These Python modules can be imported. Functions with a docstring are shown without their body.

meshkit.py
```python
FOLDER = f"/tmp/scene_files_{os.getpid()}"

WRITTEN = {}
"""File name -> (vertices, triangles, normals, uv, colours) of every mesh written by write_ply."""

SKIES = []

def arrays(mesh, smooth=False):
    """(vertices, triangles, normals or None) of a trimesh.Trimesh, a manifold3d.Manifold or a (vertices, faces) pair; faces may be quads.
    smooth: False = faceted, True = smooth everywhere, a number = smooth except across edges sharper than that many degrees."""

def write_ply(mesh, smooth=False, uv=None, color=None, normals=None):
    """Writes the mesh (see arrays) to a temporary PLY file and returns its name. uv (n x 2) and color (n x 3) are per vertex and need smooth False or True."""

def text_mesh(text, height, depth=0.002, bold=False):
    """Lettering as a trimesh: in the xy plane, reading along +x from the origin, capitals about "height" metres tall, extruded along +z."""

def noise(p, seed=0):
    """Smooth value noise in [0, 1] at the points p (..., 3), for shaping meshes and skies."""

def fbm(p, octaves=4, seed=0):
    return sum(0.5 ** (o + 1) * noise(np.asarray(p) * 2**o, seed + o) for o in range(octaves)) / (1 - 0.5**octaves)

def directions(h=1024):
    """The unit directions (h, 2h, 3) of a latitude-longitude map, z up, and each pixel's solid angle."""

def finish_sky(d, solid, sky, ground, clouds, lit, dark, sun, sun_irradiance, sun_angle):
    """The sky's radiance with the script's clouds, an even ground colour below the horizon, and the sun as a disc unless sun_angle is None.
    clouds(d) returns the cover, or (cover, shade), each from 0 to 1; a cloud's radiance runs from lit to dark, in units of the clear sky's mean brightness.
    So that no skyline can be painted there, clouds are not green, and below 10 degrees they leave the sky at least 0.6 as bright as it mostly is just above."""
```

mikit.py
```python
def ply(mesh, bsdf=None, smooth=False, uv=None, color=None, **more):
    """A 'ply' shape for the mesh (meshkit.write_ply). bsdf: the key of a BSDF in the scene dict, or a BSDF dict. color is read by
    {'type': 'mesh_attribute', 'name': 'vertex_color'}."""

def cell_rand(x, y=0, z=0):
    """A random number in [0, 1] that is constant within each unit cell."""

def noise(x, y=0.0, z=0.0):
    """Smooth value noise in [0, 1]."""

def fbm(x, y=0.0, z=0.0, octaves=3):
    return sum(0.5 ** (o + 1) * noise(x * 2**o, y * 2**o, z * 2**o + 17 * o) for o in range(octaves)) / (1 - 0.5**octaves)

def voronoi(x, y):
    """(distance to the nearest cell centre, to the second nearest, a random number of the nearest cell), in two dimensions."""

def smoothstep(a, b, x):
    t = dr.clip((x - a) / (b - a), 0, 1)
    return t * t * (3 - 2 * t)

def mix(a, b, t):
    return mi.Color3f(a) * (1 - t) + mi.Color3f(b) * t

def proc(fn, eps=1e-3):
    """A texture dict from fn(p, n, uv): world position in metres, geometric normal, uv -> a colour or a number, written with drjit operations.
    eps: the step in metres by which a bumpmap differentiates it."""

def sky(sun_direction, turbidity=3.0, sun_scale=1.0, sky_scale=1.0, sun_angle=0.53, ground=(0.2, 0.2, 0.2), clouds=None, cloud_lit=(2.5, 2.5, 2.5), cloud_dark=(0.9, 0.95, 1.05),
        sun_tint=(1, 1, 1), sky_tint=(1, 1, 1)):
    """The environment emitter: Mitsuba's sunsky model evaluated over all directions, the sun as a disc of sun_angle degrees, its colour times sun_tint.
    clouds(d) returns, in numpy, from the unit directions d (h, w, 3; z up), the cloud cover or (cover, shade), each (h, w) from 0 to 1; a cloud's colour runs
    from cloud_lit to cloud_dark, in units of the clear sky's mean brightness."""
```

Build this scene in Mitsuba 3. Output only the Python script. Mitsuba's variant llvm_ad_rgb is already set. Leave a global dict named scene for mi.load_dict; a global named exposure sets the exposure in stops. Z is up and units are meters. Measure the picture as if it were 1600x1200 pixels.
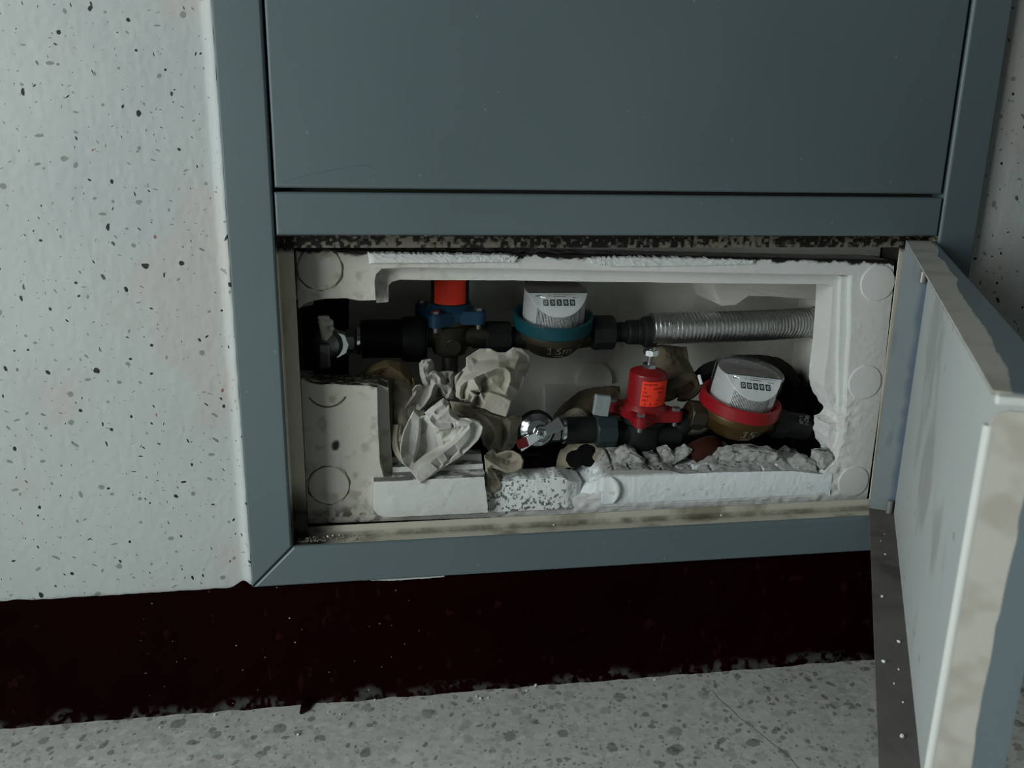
import math, random
import numpy as np, trimesh, manifold3d
import mitsuba as mi, drjit as dr
import mikit, meshkit
from mikit import proc, noise, fbm, voronoi, cell_rand, smoothstep, mix
from shapely.geometry import Polygon, LineString, Point, box as sbox
from shapely.ops import unary_union
from scipy.interpolate import RectBivariateSpline, splprep, splev

T = mi.ScalarTransform4f
# ---------------------------------------------------------------- camera, light, exposure
CAM = np.array([0.0950, -0.8571, 0.6099])
FPX = 1342.2
YAW, PITCH, ROLL = math.radians(9.161), math.radians(15.456), math.radians(0.994)
FW = np.array([math.sin(YAW) * math.cos(PITCH), math.cos(YAW) * math.cos(PITCH), -math.sin(PITCH)])
RT0 = np.array([math.cos(YAW), -math.sin(YAW), 0.0])
UP0 = np.cross(RT0, FW)
RT = math.cos(ROLL) * RT0 + math.sin(ROLL) * UP0
UP = -math.sin(ROLL) * RT0 + math.cos(ROLL) * UP0
scene, labels = {}, {}
scene['camera'] = {'type': 'thinlens', 'fov': 2 * math.degrees(math.atan(800 / FPX)), 'fov_axis': 'x', 'near_clip': 0.02, 'far_clip': 100.0,
                   'aperture_radius': 0.0010, 'focus_distance': 0.98,
                   'to_world': T().look_at(origin=CAM.tolist(), target=(CAM + FW).tolist(), up=UP.tolist())}
exposure = 1.75
# daylight enters through one frosted stairwell window in the end wall to the left of the meter cabinet
WIN_L = (3.0, 3.25, 3.2)      # radiance of the frosted glass
WIN = (-1.40, -0.50, 0.25, 1.35)   # y0, y1, z0, z1
END_X = -1.00
HALL_Y = -2.25
scene['light_glass'] = {'type': 'diffuse', 'reflectance': {'type': 'rgb', 'value': [0.6, 0.62, 0.62]}}

# ---------------------------------------------------------------- helpers
def at(px, py, y):
    """The point of the picture plane position (px, py) at depth y behind the wall face."""
    d = FW + RT * (px - 800) / FPX - UP * (py - 600) / FPX
    return CAM + d * (y - CAM[1]) / d[1]

def key_for(name):
    if name not in scene and not any(k.startswith(name + '__') for k in scene) and name not in labels:
        return name
    i = 1
    while True:
        k = f'{name}_{i:03d}'
        if k not in scene and not any(q.startswith(k + '__') for q in scene) and k not in labels:
            return k
        i += 1

def tag(key, label=None, cat=None, group=None, kind=None):
    d = labels.setdefault(key, {})
    if label: d['label'] = label
    if cat: d['category'] = cat
    if group: d['group'] = group
    if kind: d['kind'] = kind
    return key

def thing(name, label, cat, group=None):
    k = key_for(name)
    return tag(k, label, cat, group)

def put(name, mesh, mat, parent=None, smooth=30, label=None, cat=None, group=None, kind=None, uv=None, **more):
    k = key_for(parent + '__' + name if parent else name)
    scene[k] = mikit.ply(mesh, mat, smooth=smooth, uv=uv, **more)
    if label or cat or group or kind: tag(k, label, cat, group, kind)
    return k

def cat_(ms):
    return trimesh.util.concatenate(ms)

def mf(tm):
    return manifold3d.Manifold(manifold3d.Mesh(vert_properties=np.asarray(tm.vertices, np.float32), tri_verts=np.asarray(tm.faces, np.uint32)))

def tm_(m):
    q = m.to_mesh()
    return trimesh.Trimesh(np.array(q.vert_properties[:, :3], float), np.array(q.tri_verts), process=True)

def bx(x0, x1, y0, y1, z0, z1, bev=0.0):
    """A box, its edges rounded off by bev."""
    if bev <= 0:
        m = trimesh.creation.box((x1 - x0, y1 - y0, z1 - z0))
        m.apply_translation(((x0 + x1) / 2, (y0 + y1) / 2, (z0 + z1) / 2))
        return m
    b = bev
    c = manifold3d.Manifold.batch_hull([manifold3d.Manifold.sphere(b, 16).translate((x, y, z)) for x in (x0 + b, x1 - b) for y in (y0 + b, y1 - b) for z in (z0 + b, z1 - b)])
    return tm_(c)

def ext(poly, y0, y1):
    """A polygon in x, z pushed from depth y0 to y1, as a manifold."""
    if not hasattr(poly, 'geom_type'): poly = Polygon(poly)
    poly = poly.buffer(0)
    out = manifold3d.Manifold()
    for g in getattr(poly, 'geoms', [poly]):
        if g.area < 1e-8: continue
        m = trimesh.creation.extrude_polygon(g, y1 - y0, engine='earcut')
        v = m.vertices.copy()
        m = trimesh.Trimesh(np.stack([v[:, 0], y0 + v[:, 2], v[:, 1]], 1), m.faces[:, ::-1])
        out = out + mf(m)
    return out

def trace(px, y):
    return [(lambda p: (p[0], p[2]))(at(a, b, y)) for a, b in px]

def rough(m, L, amp, freq, seed=0, mask=None, octaves=3):
    """Refines the mesh and pushes its vertices in and out by noise."""
    if not isinstance(m, manifold3d.Manifold): m = mf(m)
    t = tm_(m.refine_to_length(L))
    n = np.array(t.vertex_normals)
    a = amp if mask is None else amp * mask(t.vertices)[:, None]
    d = (meshkit.fbm(t.vertices * freq, octaves, seed) - 0.5)[:, None] * 2
    t.vertices = t.vertices + n * d * a
    return t

def frame_to(p, q):
    p, q = np.asarray(p, float), np.asarray(q, float)
    w = q - p; L = np.linalg.norm(w); w = w / L
    a = np.cross(w, [0, 0, 1.0] if abs(w[2]) < 0.95 else [0, 1.0, 0]); a /= np.linalg.norm(a)
    b = np.cross(w, a)
    M = np.eye(4); M[:3, 0], M[:3, 1], M[:3, 2], M[:3, 3] = a, b, w, p
    return M, L

def lathe(profile, p, q, n=40):
    """A turned solid; profile = [(radius, fraction along p..q)]."""
    M, L = frame_to(p, q)
    pr = np.array([(r, t * L) for r, t in profile], float)
    if pr[0, 0] > 0: pr = np.vstack([[0, pr[0, 1]], pr])
    if pr[-1, 0] > 0: pr = np.vstack([pr, [0, pr[-1, 1]]])
    m = trimesh.creation.revolve(pr, sections=n)
    m.apply_transform(M)
    if m.volume < 0: m.invert()
    return m

def rod(p, q, r, n=24, bev=0.0):
    L = np.linalg.norm(np.asarray(q, float) - p)
    if bev: return lathe([(r - bev, 0), (r, bev / L), (r, 1 - bev / L), (r - bev, 1)], p, q, n)
    return lathe([(r, 0), (r, 1)], p, q, n)

def nut(p, q, r, sides=6, turn=0.0):
    """A nut of so many flats with chamfered ends."""
    M, L = frame_to(p, q)
    c = manifold3d.CrossSection([[(r * math.cos(turn + 2 * math.pi * i / sides), r * math.sin(turn + 2 * math.pi * i / sides)) for i in range(sides)]])
    m = manifold3d.Manifold.extrude(c, L)
    cham = 0.12 * r
    rv = manifold3d.CrossSection([[(0, 0), (r * 0.90, 0), (r * 1.01, cham), (r * 1.01, L - cham), (r * 0.90, L), (0, L)]])
    m = m ^ manifold3d.Manifold.revolve(rv, 48)
    t = tm_(m); t.apply_transform(M)
    return t

def tube(pts, r, n=16, samples=60, closed=False):
    """A round bar along a smooth curve through pts; r a number or a list."""
    pts = np.asarray(pts, float)
    tck, _ = splprep(pts.T, s=0, k=min(3, len(pts) - 1))
    u = np.linspace(0, 1, samples)
    c = np.array(splev(u, tck)).T
    rr = np.interp(u, np.linspace(0, 1, len(np.atleast_1d(r))), np.atleast_1d(r)) if np.ndim(r) else np.full(samples, r)
    t = np.gradient(c, axis=0); t /= np.linalg.norm(t, axis=1, keepdims=True)
    a = np.cross(t[0], [0, 0, 1.0] if abs(t[0][2]) < 0.9 else [0, 1.0, 0]); a /= np.linalg.norm(a)
    A = []
    for k in range(samples):
        a = a - t[k] * (a @ t[k]); a /= np.linalg.norm(a); A.append(a)
    A = np.array(A); B = np.cross(t, A)
    an = np.arange(n) * 2 * math.pi / n
    v = (c[:, None] + rr[:, None, None] * (np.cos(an)[None, :, None] * A[:, None] + np.sin(an)[None, :, None] * B[:, None])).reshape(-1, 3)
    f = []
    for i in range(samples - 1):
        for j in range(n):
            p0, p1, p2, p3 = i * n + j, i * n + (j + 1) % n, (i + 1) * n + (j + 1) % n, (i + 1) * n + j
            f += [(p0, p1, p2), (p0, p2, p3)]
    v = np.vstack([v, c[0], c[-1]]); k0, k1 = len(v) - 2, len(v) - 1
    for j in range(n):
        f += [(k0, (j + 1) % n, j), (k1, (samples - 1) * n + j, (samples - 1) * n + (j + 1) % n)]
    m = trimesh.Trimesh(v, f, process=False)
    if m.volume < 0: m.invert()
    return m

def heightwall(xs, zs, yfun, back=None):
    """A wall surface facing -y over a grid of x and z, its depth from yfun."""
    X, Z = np.meshgrid(xs, zs, indexing='ij')
    Y = yfun(X, Z)
    v = np.stack([X, Y, Z], -1).reshape(-1, 3)
    n, m = X.shape
    i, j = np.meshgrid(np.arange(n - 1), np.arange(m - 1), indexing='ij')
    a = (i * m + j).ravel(); b = ((i + 1) * m + j).ravel(); c = ((i + 1) * m + j + 1).ravel(); d = (i * m + j + 1).ravel()
    f = np.vstack([np.stack([a, b, c], 1), np.stack([a, c, d], 1)])
    return trimesh.Trimesh(v, f, process=False)

def closed_grid(top, bottom):
    """A closed body between two grids of points of the same shape (n, m, 3)."""
    n, m = top.shape[:2]
    v = np.vstack([top.reshape(-1, 3), bottom.reshape(-1, 3)]); o = n * m
    i, j = np.meshgrid(np.arange(n - 1), np.arange(m - 1), indexing='ij')
    a = (i * m + j).ravel(); b = ((i + 1) * m + j).ravel(); c = ((i + 1) * m + j + 1).ravel(); d = (i * m + j + 1).ravel()
    f = [np.stack([a, b, c], 1), np.stack([a, c, d], 1), np.stack([a, c, b], 1) + o, np.stack([a, d, c], 1) + o]
    ring = [k * m for k in range(n)] + [(n - 1) * m + k for k in range(1, m)] + [k * m + m - 1 for k in range(n - 2, -1, -1)] + [k for k in range(m - 2, 0, -1)]
    ring = np.array(ring); nx = np.roll(ring, -1)
    f += [np.stack([nx, ring, ring + o], 1), np.stack([nx, ring + o, nx + o], 1)]
    t = trimesh.Trimesh(v, np.vstack(f), process=False)
    if t.volume < 0: t.invert()
    return t

# ---------------------------------------------------------------- materials
def tex(fn): return proc(fn)
def rgb(*c): return {'type': 'rgb', 'value': list(c)}
def mat(name, base, rough_=0.5, metallic=0.0, spec=0.5, bump=None, scale=1.0, two=True, **kw):
    b = {'type': 'principled', 'base_color': base if isinstance(base, dict) else rgb(*base), 'roughness': rough_, 'metallic': metallic, **kw}
    if not metallic: b['specular'] = spec
    if bump is not None: b = {'type': 'bumpmap', 'arbitrary': proc(bump, 3e-4), 'scale': scale, 'bsdf': b}
    if two: b = {'type': 'twosided', 'bsdf': b}
    scene[name] = b
    return name

def chips(x, y, s, prob, lo, hi, asp, seed):
    """Stone chips set in a plane: (cover, a random number of the chip)."""
    u, v = mi.Float(x) / s, mi.Float(y) / s
    cu, cv = dr.floor(u), dr.floor(v)
    r = lambda k: cell_rand(cu, cv, seed + k)
    size = lo + (hi - lo) * r(1) * r(5)
    ox, oy = 0.25 + 0.5 * r(2), 0.25 + 0.5 * r(3)
    ang = r(4) * 6.283
    du, dv = u - cu - ox, v - cv - oy
    c, s_ = dr.cos(ang), dr.sin(ang)
    a, b = du * c + dv * s_, (-du * s_ + dv * c)
    b = (b + a * a * (r(7) - 0.5) * 2) * (1.0 + (asp - 1.0) * r(6) * 1.6)
    wob = 0.8 + 0.4 * noise(x * 420, y * 420, seed)
    d = dr.sqrt(a * a + b * b) / (size / s * wob)
    return dr.select(r(0) < prob, 1.0 - smoothstep(0.85, 1.1, d), 0.0), r(8)

def wall_color(p, n, uv):
    x, z = p.x, p.z
    base = mix((0.365, 0.395, 0.392), (0.425, 0.447, 0.437), fbm(x * 9, z * 9))
    base = mix(base, (0.41, 0.385, 0.362), 0.7 * smoothstep(0.52, 0.74, fbm(x * 14 + 5, z * 11, 3.0)) )
    col = base
    for s, pr, lo, hi, sd, dark in ((0.011, 0.34, 0.0004, 0.0011, 11, 0.6), (0.017, 0.55, 0.0009, 0.0026, 31, 0.55), (0.027, 0.62, 0.0016, 0.0046, 57, 0.58)):
        for k in (0, 1):
            c, r = chips(x + 0.0071 * k, z - 0.0113 * k, s, pr * (1 - 0.45 * k), lo, hi, 2.8, sd + 101 * k)
            tone = mix((0.012, 0.016, 0.016), (0.20, 0.215, 0.20), smoothstep(dark - 0.05, dark + 0.05, r))
            tone = mix(tone, (0.24, 0.10, 0.09), smoothstep(0.988, 0.992, r))
            col = mix(col, tone, c)
    return col
mat('plaster', tex(wall_color), 0.62, spec=0.35, bump=lambda p, n, uv: fbm(p.x * 260, p.z * 110, p.y * 100), scale=0.0004)

def floor_color(p, n, uv):
    x, y = p.x, p.y
    col = mix((0.39, 0.40, 0.385), (0.53, 0.535, 0.505), fbm(x * 8, y * 8))
    for s, pr, lo, hi, sd in ((0.008, 0.6, 0.0010, 0.0026, 3), (0.014, 0.8, 0.002, 0.0055, 23), (0.022, 0.9, 0.004, 0.0105, 43)):
        for k in (0, 1, 2):
            c, r = chips(x + 0.0067 * k, y + 0.0043 * k, s, pr, lo, hi, 1.8, sd + 77 * k)
            tone = mix((0.29, 0.295, 0.275), (0.64, 0.65, 0.615), r)
            tone = mix(tone, (0.055, 0.052, 0.046), smoothstep(0.86, 0.88, r))
            tone = mix(tone, (0.15, 0.115, 0.095), smoothstep(0.975, 0.98, r))
            col = mix(col, tone, 0.55 * c)
    # a hair crack
    w = 0.006 * (noise(y * 60, 3.0) - 0.5)
    crack = 1.0 - smoothstep(0.0004, 0.0011, dr.abs((x - 0.47) + (y + 0.03) * 0.30 + w))
    return mix(col, (0.08, 0.08, 0.075), 0.7 * crack * smoothstep(-0.02, -0.05, y))
mat('terrazzo', tex(floor_color), 0.42, spec=0.4)

def base_color(p, n, uv):
    col = mix((0.0030, 0.0002, 0.0002), (0.0090, 0.0005, 0.0006), fbm(p.x * 7, p.z * 9))
    col = mix(col, (0.035, 0.010, 0.009), 0.30 * smoothstep(0.74, 0.84, fbm(p.x * 90, p.z * 60, 2.0)))
    low = smoothstep(0.011, 0.0, p.z + 0.016 * (noise(p.x * 40, 1.0) - 0.5))
    col = mix(col, (0.055, 0.055, 0.05), low * smoothstep(0.38, 0.66, fbm(p.x * 130, p.z * 130)))
    c, r = chips(p.x, p.z, 0.014, 0.16, 0.0005, 0.0014, 1.3, 7)
    return mix(col, (0.42, 0.42, 0.40), c * smoothstep(0.2, 0.0, dr.abs(p.x + 0.02)) )
mat('maroon', tex(base_color), 0.7, spec=0.02, bump=lambda p, n, uv: fbm(p.x * 60, p.z * 60), scale=0.0008)

STEEL = (0.105, 0.135, 0.142)
def steel_color(p, n, uv):
    col = mix((0.090, 0.120, 0.130), (0.110, 0.144, 0.155), fbm(p.x * 6, p.z * 5, p.y * 6))
    c, r = chips(p.x + p.y, p.z, 0.021, 0.10, 0.0006, 0.0022, 1.8, 5)
    return mix(col, (0.22, 0.25, 0.25), 0.55 * c)
mat('grey_steel', tex(steel_color), 0.42, spec=0.45)

def stop_color(p, n, uv):
    col = mix((0.40, 0.38, 0.31), (0.47, 0.45, 0.38), fbm(p.x * 30, p.z * 30, p.y * 30))
    d = fbm(p.x * 75, p.z * 75, p.y * 60, 4)
    col = mix(col, (0.16, 0.13, 0.09), 0.7 * smoothstep(0.50, 0.72, fbm(p.x * 30 + 7, p.z * 14, p.y * 30, 4)))
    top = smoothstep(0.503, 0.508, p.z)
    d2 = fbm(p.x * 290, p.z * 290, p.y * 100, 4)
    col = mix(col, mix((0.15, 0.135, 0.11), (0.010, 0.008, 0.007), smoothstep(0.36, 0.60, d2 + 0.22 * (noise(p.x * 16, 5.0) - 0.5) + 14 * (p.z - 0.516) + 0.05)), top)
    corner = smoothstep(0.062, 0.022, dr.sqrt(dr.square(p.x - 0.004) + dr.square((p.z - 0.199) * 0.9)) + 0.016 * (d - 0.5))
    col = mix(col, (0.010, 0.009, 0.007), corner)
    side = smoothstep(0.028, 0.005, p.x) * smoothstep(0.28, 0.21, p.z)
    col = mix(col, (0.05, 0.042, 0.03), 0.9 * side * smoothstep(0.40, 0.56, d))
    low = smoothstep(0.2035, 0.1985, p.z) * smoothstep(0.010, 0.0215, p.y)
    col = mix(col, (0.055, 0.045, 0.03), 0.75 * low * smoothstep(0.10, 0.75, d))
    return col
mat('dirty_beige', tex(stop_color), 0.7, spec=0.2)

def foam_color(p, n, uv):
    col = mix((0.56, 0.565, 0.545), (0.65, 0.655, 0.64), fbm(p.x * 18, p.z * 18, p.y * 18))
    # clean broken white to the right, yellowed skin to the left
    col = mix(col, (0.44, 0.42, 0.355), 0.85 * smoothstep(0.30, 0.02, p.x))
    d = fbm(p.x * 110, p.z * 110, p.y * 110, 4)
    spots = smoothstep(0.52, 0.80, fbm(p.x * 90 + 9, p.z * 90, p.y * 60, 4))
    col = mix(col, (0.24, 0.22, 0.17), 0.6 * spots * smoothstep(0.25, 0.05, p.x))
    flat = smoothstep(0.6, 0.9, n.z) * smoothstep(0.13, 0.11, p.x) * smoothstep(0.30, 0.33, p.z)
    col = mix(col, (0.07, 0.065, 0.05), flat * smoothstep(0.28, 0.55, d))
    mold = smoothstep(0.4960, 0.4995, p.z + 0.021 * (p.x - 0.015) - 0.0035 + 0.012 * (d - 0.5)) * smoothstep(0.085, 0.05, p.y)
    col = mix(col, (0.012, 0.010, 0.008), mold)
    hole = dr.sqrt(dr.square(p.x - 0.0465) * 2.2 + dr.square(p.z - 0.291)) + 0.007 * (d - 0.5)
    col = mix(col, (0.025, 0.025, 0.02), smoothstep(0.0085, 0.005, hole))
    stain = smoothstep(0.05, 0.015, dr.sqrt(dr.square(p.x - 0.06) * 0.6 + dr.square(p.z - 0.2) * 4)) * smoothstep(0.45, 0.6, d)
    col = mix(col, (0.06, 0.05, 0.035), 0.8 * stain)
    return col
def foam_bump(p, n, uv): return fbm(p.x * 260, p.z * 260, p.y * 260, 2)
mat('foam', tex(foam_color), 0.75, spec=0.2, bump=foam_bump, scale=0.0004)

def moldy_foam(p, n, uv):
    d = fbm(p.x * 380, p.z * 380, p.y * 380, 4)
    col = mix((0.60, 0.62, 0.60), (0.72, 0.75, 0.74), fbm(p.x * 40, p.z * 40, p.y * 40))
    dirt = smoothstep(0.535, 0.60, d + 0.34 * (fbm(p.x * 34, p.z * 34, 1.0) - 0.5))
    return mix(col, (0.06, 0.06, 0.05), 0.85 * dirt * smoothstep(0.335, 0.30, p.x))
mat('moldy_foam', tex(moldy_foam), 0.8, spec=0.15, bump=foam_bump, scale=0.0008)

def broken_foam(p, n, uv):
    d = fbm(p.x * 150, p.z * 150, p.y * 150, 4)
    top = smoothstep(0.35, 0.75, n.z)
    col = mix((0.68, 0.73, 0.75), (0.76, 0.79, 0.80), fbm(p.x * 40, p.z * 40, p.y * 40))
    grime = mix((0.24, 0.24, 0.225), (0.36, 0.36, 0.345), d)
    grime = mix(grime, (0.12, 0.11, 0.10), smoothstep(0.62, 0.70, d))
    band = smoothstep(0.2385, 0.2445, p.z + 0.006 * (d - 0.5)) * smoothstep(0.335, 0.36, p.x)
    return mix(col, grime, dr.maximum(band, 0.85 * top * smoothstep(0.335, 0.36, p.x)))
mat('broken_foam', tex(broken_foam), 0.85, spec=0.15, bump=foam_bump, scale=0.0008)
mat('clean_foam', (0.60, 0.62, 0.60), 0.8, spec=0.15, bump=foam_bump, scale=0.0006)

mat('groove_dirt', (0.10, 0.094, 0.075), 0.9, spec=0.1)
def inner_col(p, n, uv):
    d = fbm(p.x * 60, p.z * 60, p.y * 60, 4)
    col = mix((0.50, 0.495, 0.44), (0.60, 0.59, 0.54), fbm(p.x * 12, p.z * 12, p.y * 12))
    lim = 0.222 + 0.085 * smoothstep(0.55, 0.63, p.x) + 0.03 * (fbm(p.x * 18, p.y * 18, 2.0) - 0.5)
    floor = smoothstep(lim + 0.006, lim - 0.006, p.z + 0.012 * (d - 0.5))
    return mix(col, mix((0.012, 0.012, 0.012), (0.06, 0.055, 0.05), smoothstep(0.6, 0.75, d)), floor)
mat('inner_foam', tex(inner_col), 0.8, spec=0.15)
def block_col(p, n, uv):
    d = fbm(p.x * 120, p.z * 120, p.y * 120, 4)
    col = mix((0.53, 0.54, 0.51), (0.61, 0.62, 0.60), fbm(p.x * 60, p.z * 14, p.y * 30))
    tread = smoothstep(0.6, 0.9, n.z)
    dirt = tread * smoothstep(0.30, 0.62, d + 0.35 * smoothstep(0.15, 0.09, p.x))
    return mix(col, (0.085, 0.08, 0.07), 0.85 * dirt)
mat('block_foam', tex(block_col), 0.75, spec=0.2, bump=foam_bump, scale=0.0004)
def grimy(p, n, uv):
    d = fbm(p.x * 150, p.z * 150, p.y * 150, 4)
    col = mix((0.26, 0.26, 0.245), (0.44, 0.45, 0.43), d)
    return mix(col, (0.10, 0.095, 0.085), smoothstep(0.62, 0.72, fbm(p.x * 90, p.z * 90, p.y * 90 + 4, 3)))
mat('grimy_foam', tex(grimy), 0.85, spec=0.15, bump=foam_bump, scale=0.0008)
mat('primer', (0.46, 0.47, 0.445), 0.5, spec=0.35)
mat('shell_dark', (0.05, 0.048, 0.042), 0.8, spec=0.1)
mat('black', (0.008, 0.008, 0.008), 0.5, spec=0.3)

# ---------------------------------------------------------------- the corridor
def spaced(a, b, step): return np.linspace(a, b, max(2, int(round((b - a) / step)) + 1))
FX0, FX1 = -0.0444, 0.7444        # outer sides of the steel frame
WALL_Y = 0.012
def left_y(X, Z):
    p = np.stack([X * 1.0, X * 0, Z * 1.0], -1)
    y = WALL_Y - 0.0005 * (meshkit.fbm(p * np.array([60, 1, 26]), 3, 3) - 0.5) - 0.0006 * (meshkit.fbm(p * 190, 2, 8) - 0.5)
    e = np.abs(X - FX0)
    y -= (0.0105 + 0.002 * meshkit.noise(p * 60, 5)) * np.exp(-(e / 0.0055) ** 2) * np.clip((Z - 0.147) / 0.012, 0, 1)
    y += 0.004 * np.clip((0.1455 - Z) / 0.004, 0, 1)
    return y
xs = np.concatenate([spaced(END_X, -0.42, 0.08)[:-1], spaced(-0.42, -0.075, 0.0028)[:-1], spaced(-0.075, FX0 + 0.001, 0.0016)])
zs = np.concatenate([spaced(0.06, 0.92, 0.0028)[:-1], spaced(0.92, 2.5, 0.06)])
put('wall_back', heightwall(xs, zs, left_y), 'plaster', smooth=True, kind='structure', label='white plaster wall with dark stone chips left of the steel cabinet')
def right_y(X, Z):
    p = np.stack([X, X * 0, Z], -1)
    return WALL_Y - 0.0006 * (meshkit.fbm(p * np.array([60, 1, 26]), 3, 13) - 0.5)
put('wall_back', heightwall(np.concatenate([spaced(FX1 - 0.001, 0.95, 0.003)[:-1], spaced(0.95, 3.0, 0.08)]), np.concatenate([spaced(0.06, 1.0, 0.004)[:-1], spaced(1.0, 2.5, 0.06)]), right_y),
    'plaster', smooth=True, kind='structure', label='white plaster wall with dark stone chips right of the steel cabinet')
put('wall_back', bx(FX0, FX1, WALL_Y, 0.06, 1.30, 2.5), 'plaster', smooth=False, kind='structure', label='plaster wall above the cabinet')
# painted base band, one ragged slab from end to end
def base_mesh():
    X = np.concatenate([spaced(END_X, -0.45, 0.05)[:-1], spaced(-0.45, 0.95, 0.003)[:-1], spaced(0.95, 3.0, 0.05)])
    prof = np.array([0.0, 0.004, 0.010, 0.018, 0.03, 0.045, 0.06, 0.08, 0.10, 0.12, 0.135, 0.146, 1.0])
    G = np.zeros((len(X), len(prof), 3))
    for k, z in enumerate(prof):
        p = np.stack([X * 50, X * 0 + k * 0.7, X * 0], -1)
        top = 0.1468 + 0.0016 * (meshkit.fbm(np.stack([X * 60, X * 0, X * 0], -1), 3, 2) - 0.5) * 2 + 0.008 * np.exp(-((X + 0.054) / 0.009) ** 2)
        G[:, k, 0] = X
        G[:, k, 2] = top if z > 0.9 else z
        flare = 0.006 * math.exp(-z / 0.008) if z < 0.9 else 0
        G[:, k, 1] = 0.0095 - flare - 0.0022 * (meshkit.fbm(p, 3, 4) - 0.5) * (2.4 if z < 0.03 else 1.0)
    B = G.copy(); B[..., 1] = 0.05
    return closed_grid(G, B)
put('baseboard_back', base_mesh(), 'maroon', smooth=40, kind='structure', label='dark maroon painted base band along the foot of the wall')
put('paint_drip', rough(manifold3d.Manifold.batch_hull([manifold3d.Manifold.sphere(q[3], 16).translate(q[:3]) for q in ((0.005, 0.004, 0.004, 0.004), (0.006, -0.006, 0.001, 0.0035), (0.002, -0.010, 0.0002, 0.003), (0.010, 0.003, 0.002, 0.003))]), 0.002, 0.0010, 250, 3), 'maroon', 'baseboard_back', 30)
put('floor', bx(END_X, 3.0, HALL_Y - 0.1, 0.05, -0.05, 0.0), 'terrazzo', smooth=False, kind='structure', label='grey terrazzo floor with dark stone chips')
mat('far_wall', (0.14, 0.145, 0.145), 0.8, spec=0.2)
put('ceiling', bx(END_X, 3.0, HALL_Y - 0.1, 0.05, 2.5, 2.55), 'far_wall', smooth=False, kind='structure')
put('wall_right', bx(3.0, 3.05, HALL_Y - 0.1, 0.05, 0, 2.5), 'far_wall', smooth=False, kind='structure')
put('wall_front', bx(END_X, 3.0, HALL_Y - 0.1, HALL_Y, 0, 2.5), 'far_wall', smooth=False, kind='structure')
def turn_end(m):
    """From a wall drawn in x, z to the end wall, which lies along y."""
    t = tm_(m); v = t.vertices
    q = trimesh.Trimesh(np.stack([END_X - v[:, 1], v[:, 0], v[:, 2]], 1), t.faces)
    if q.volume < 0: q.invert()
    return q
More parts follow.
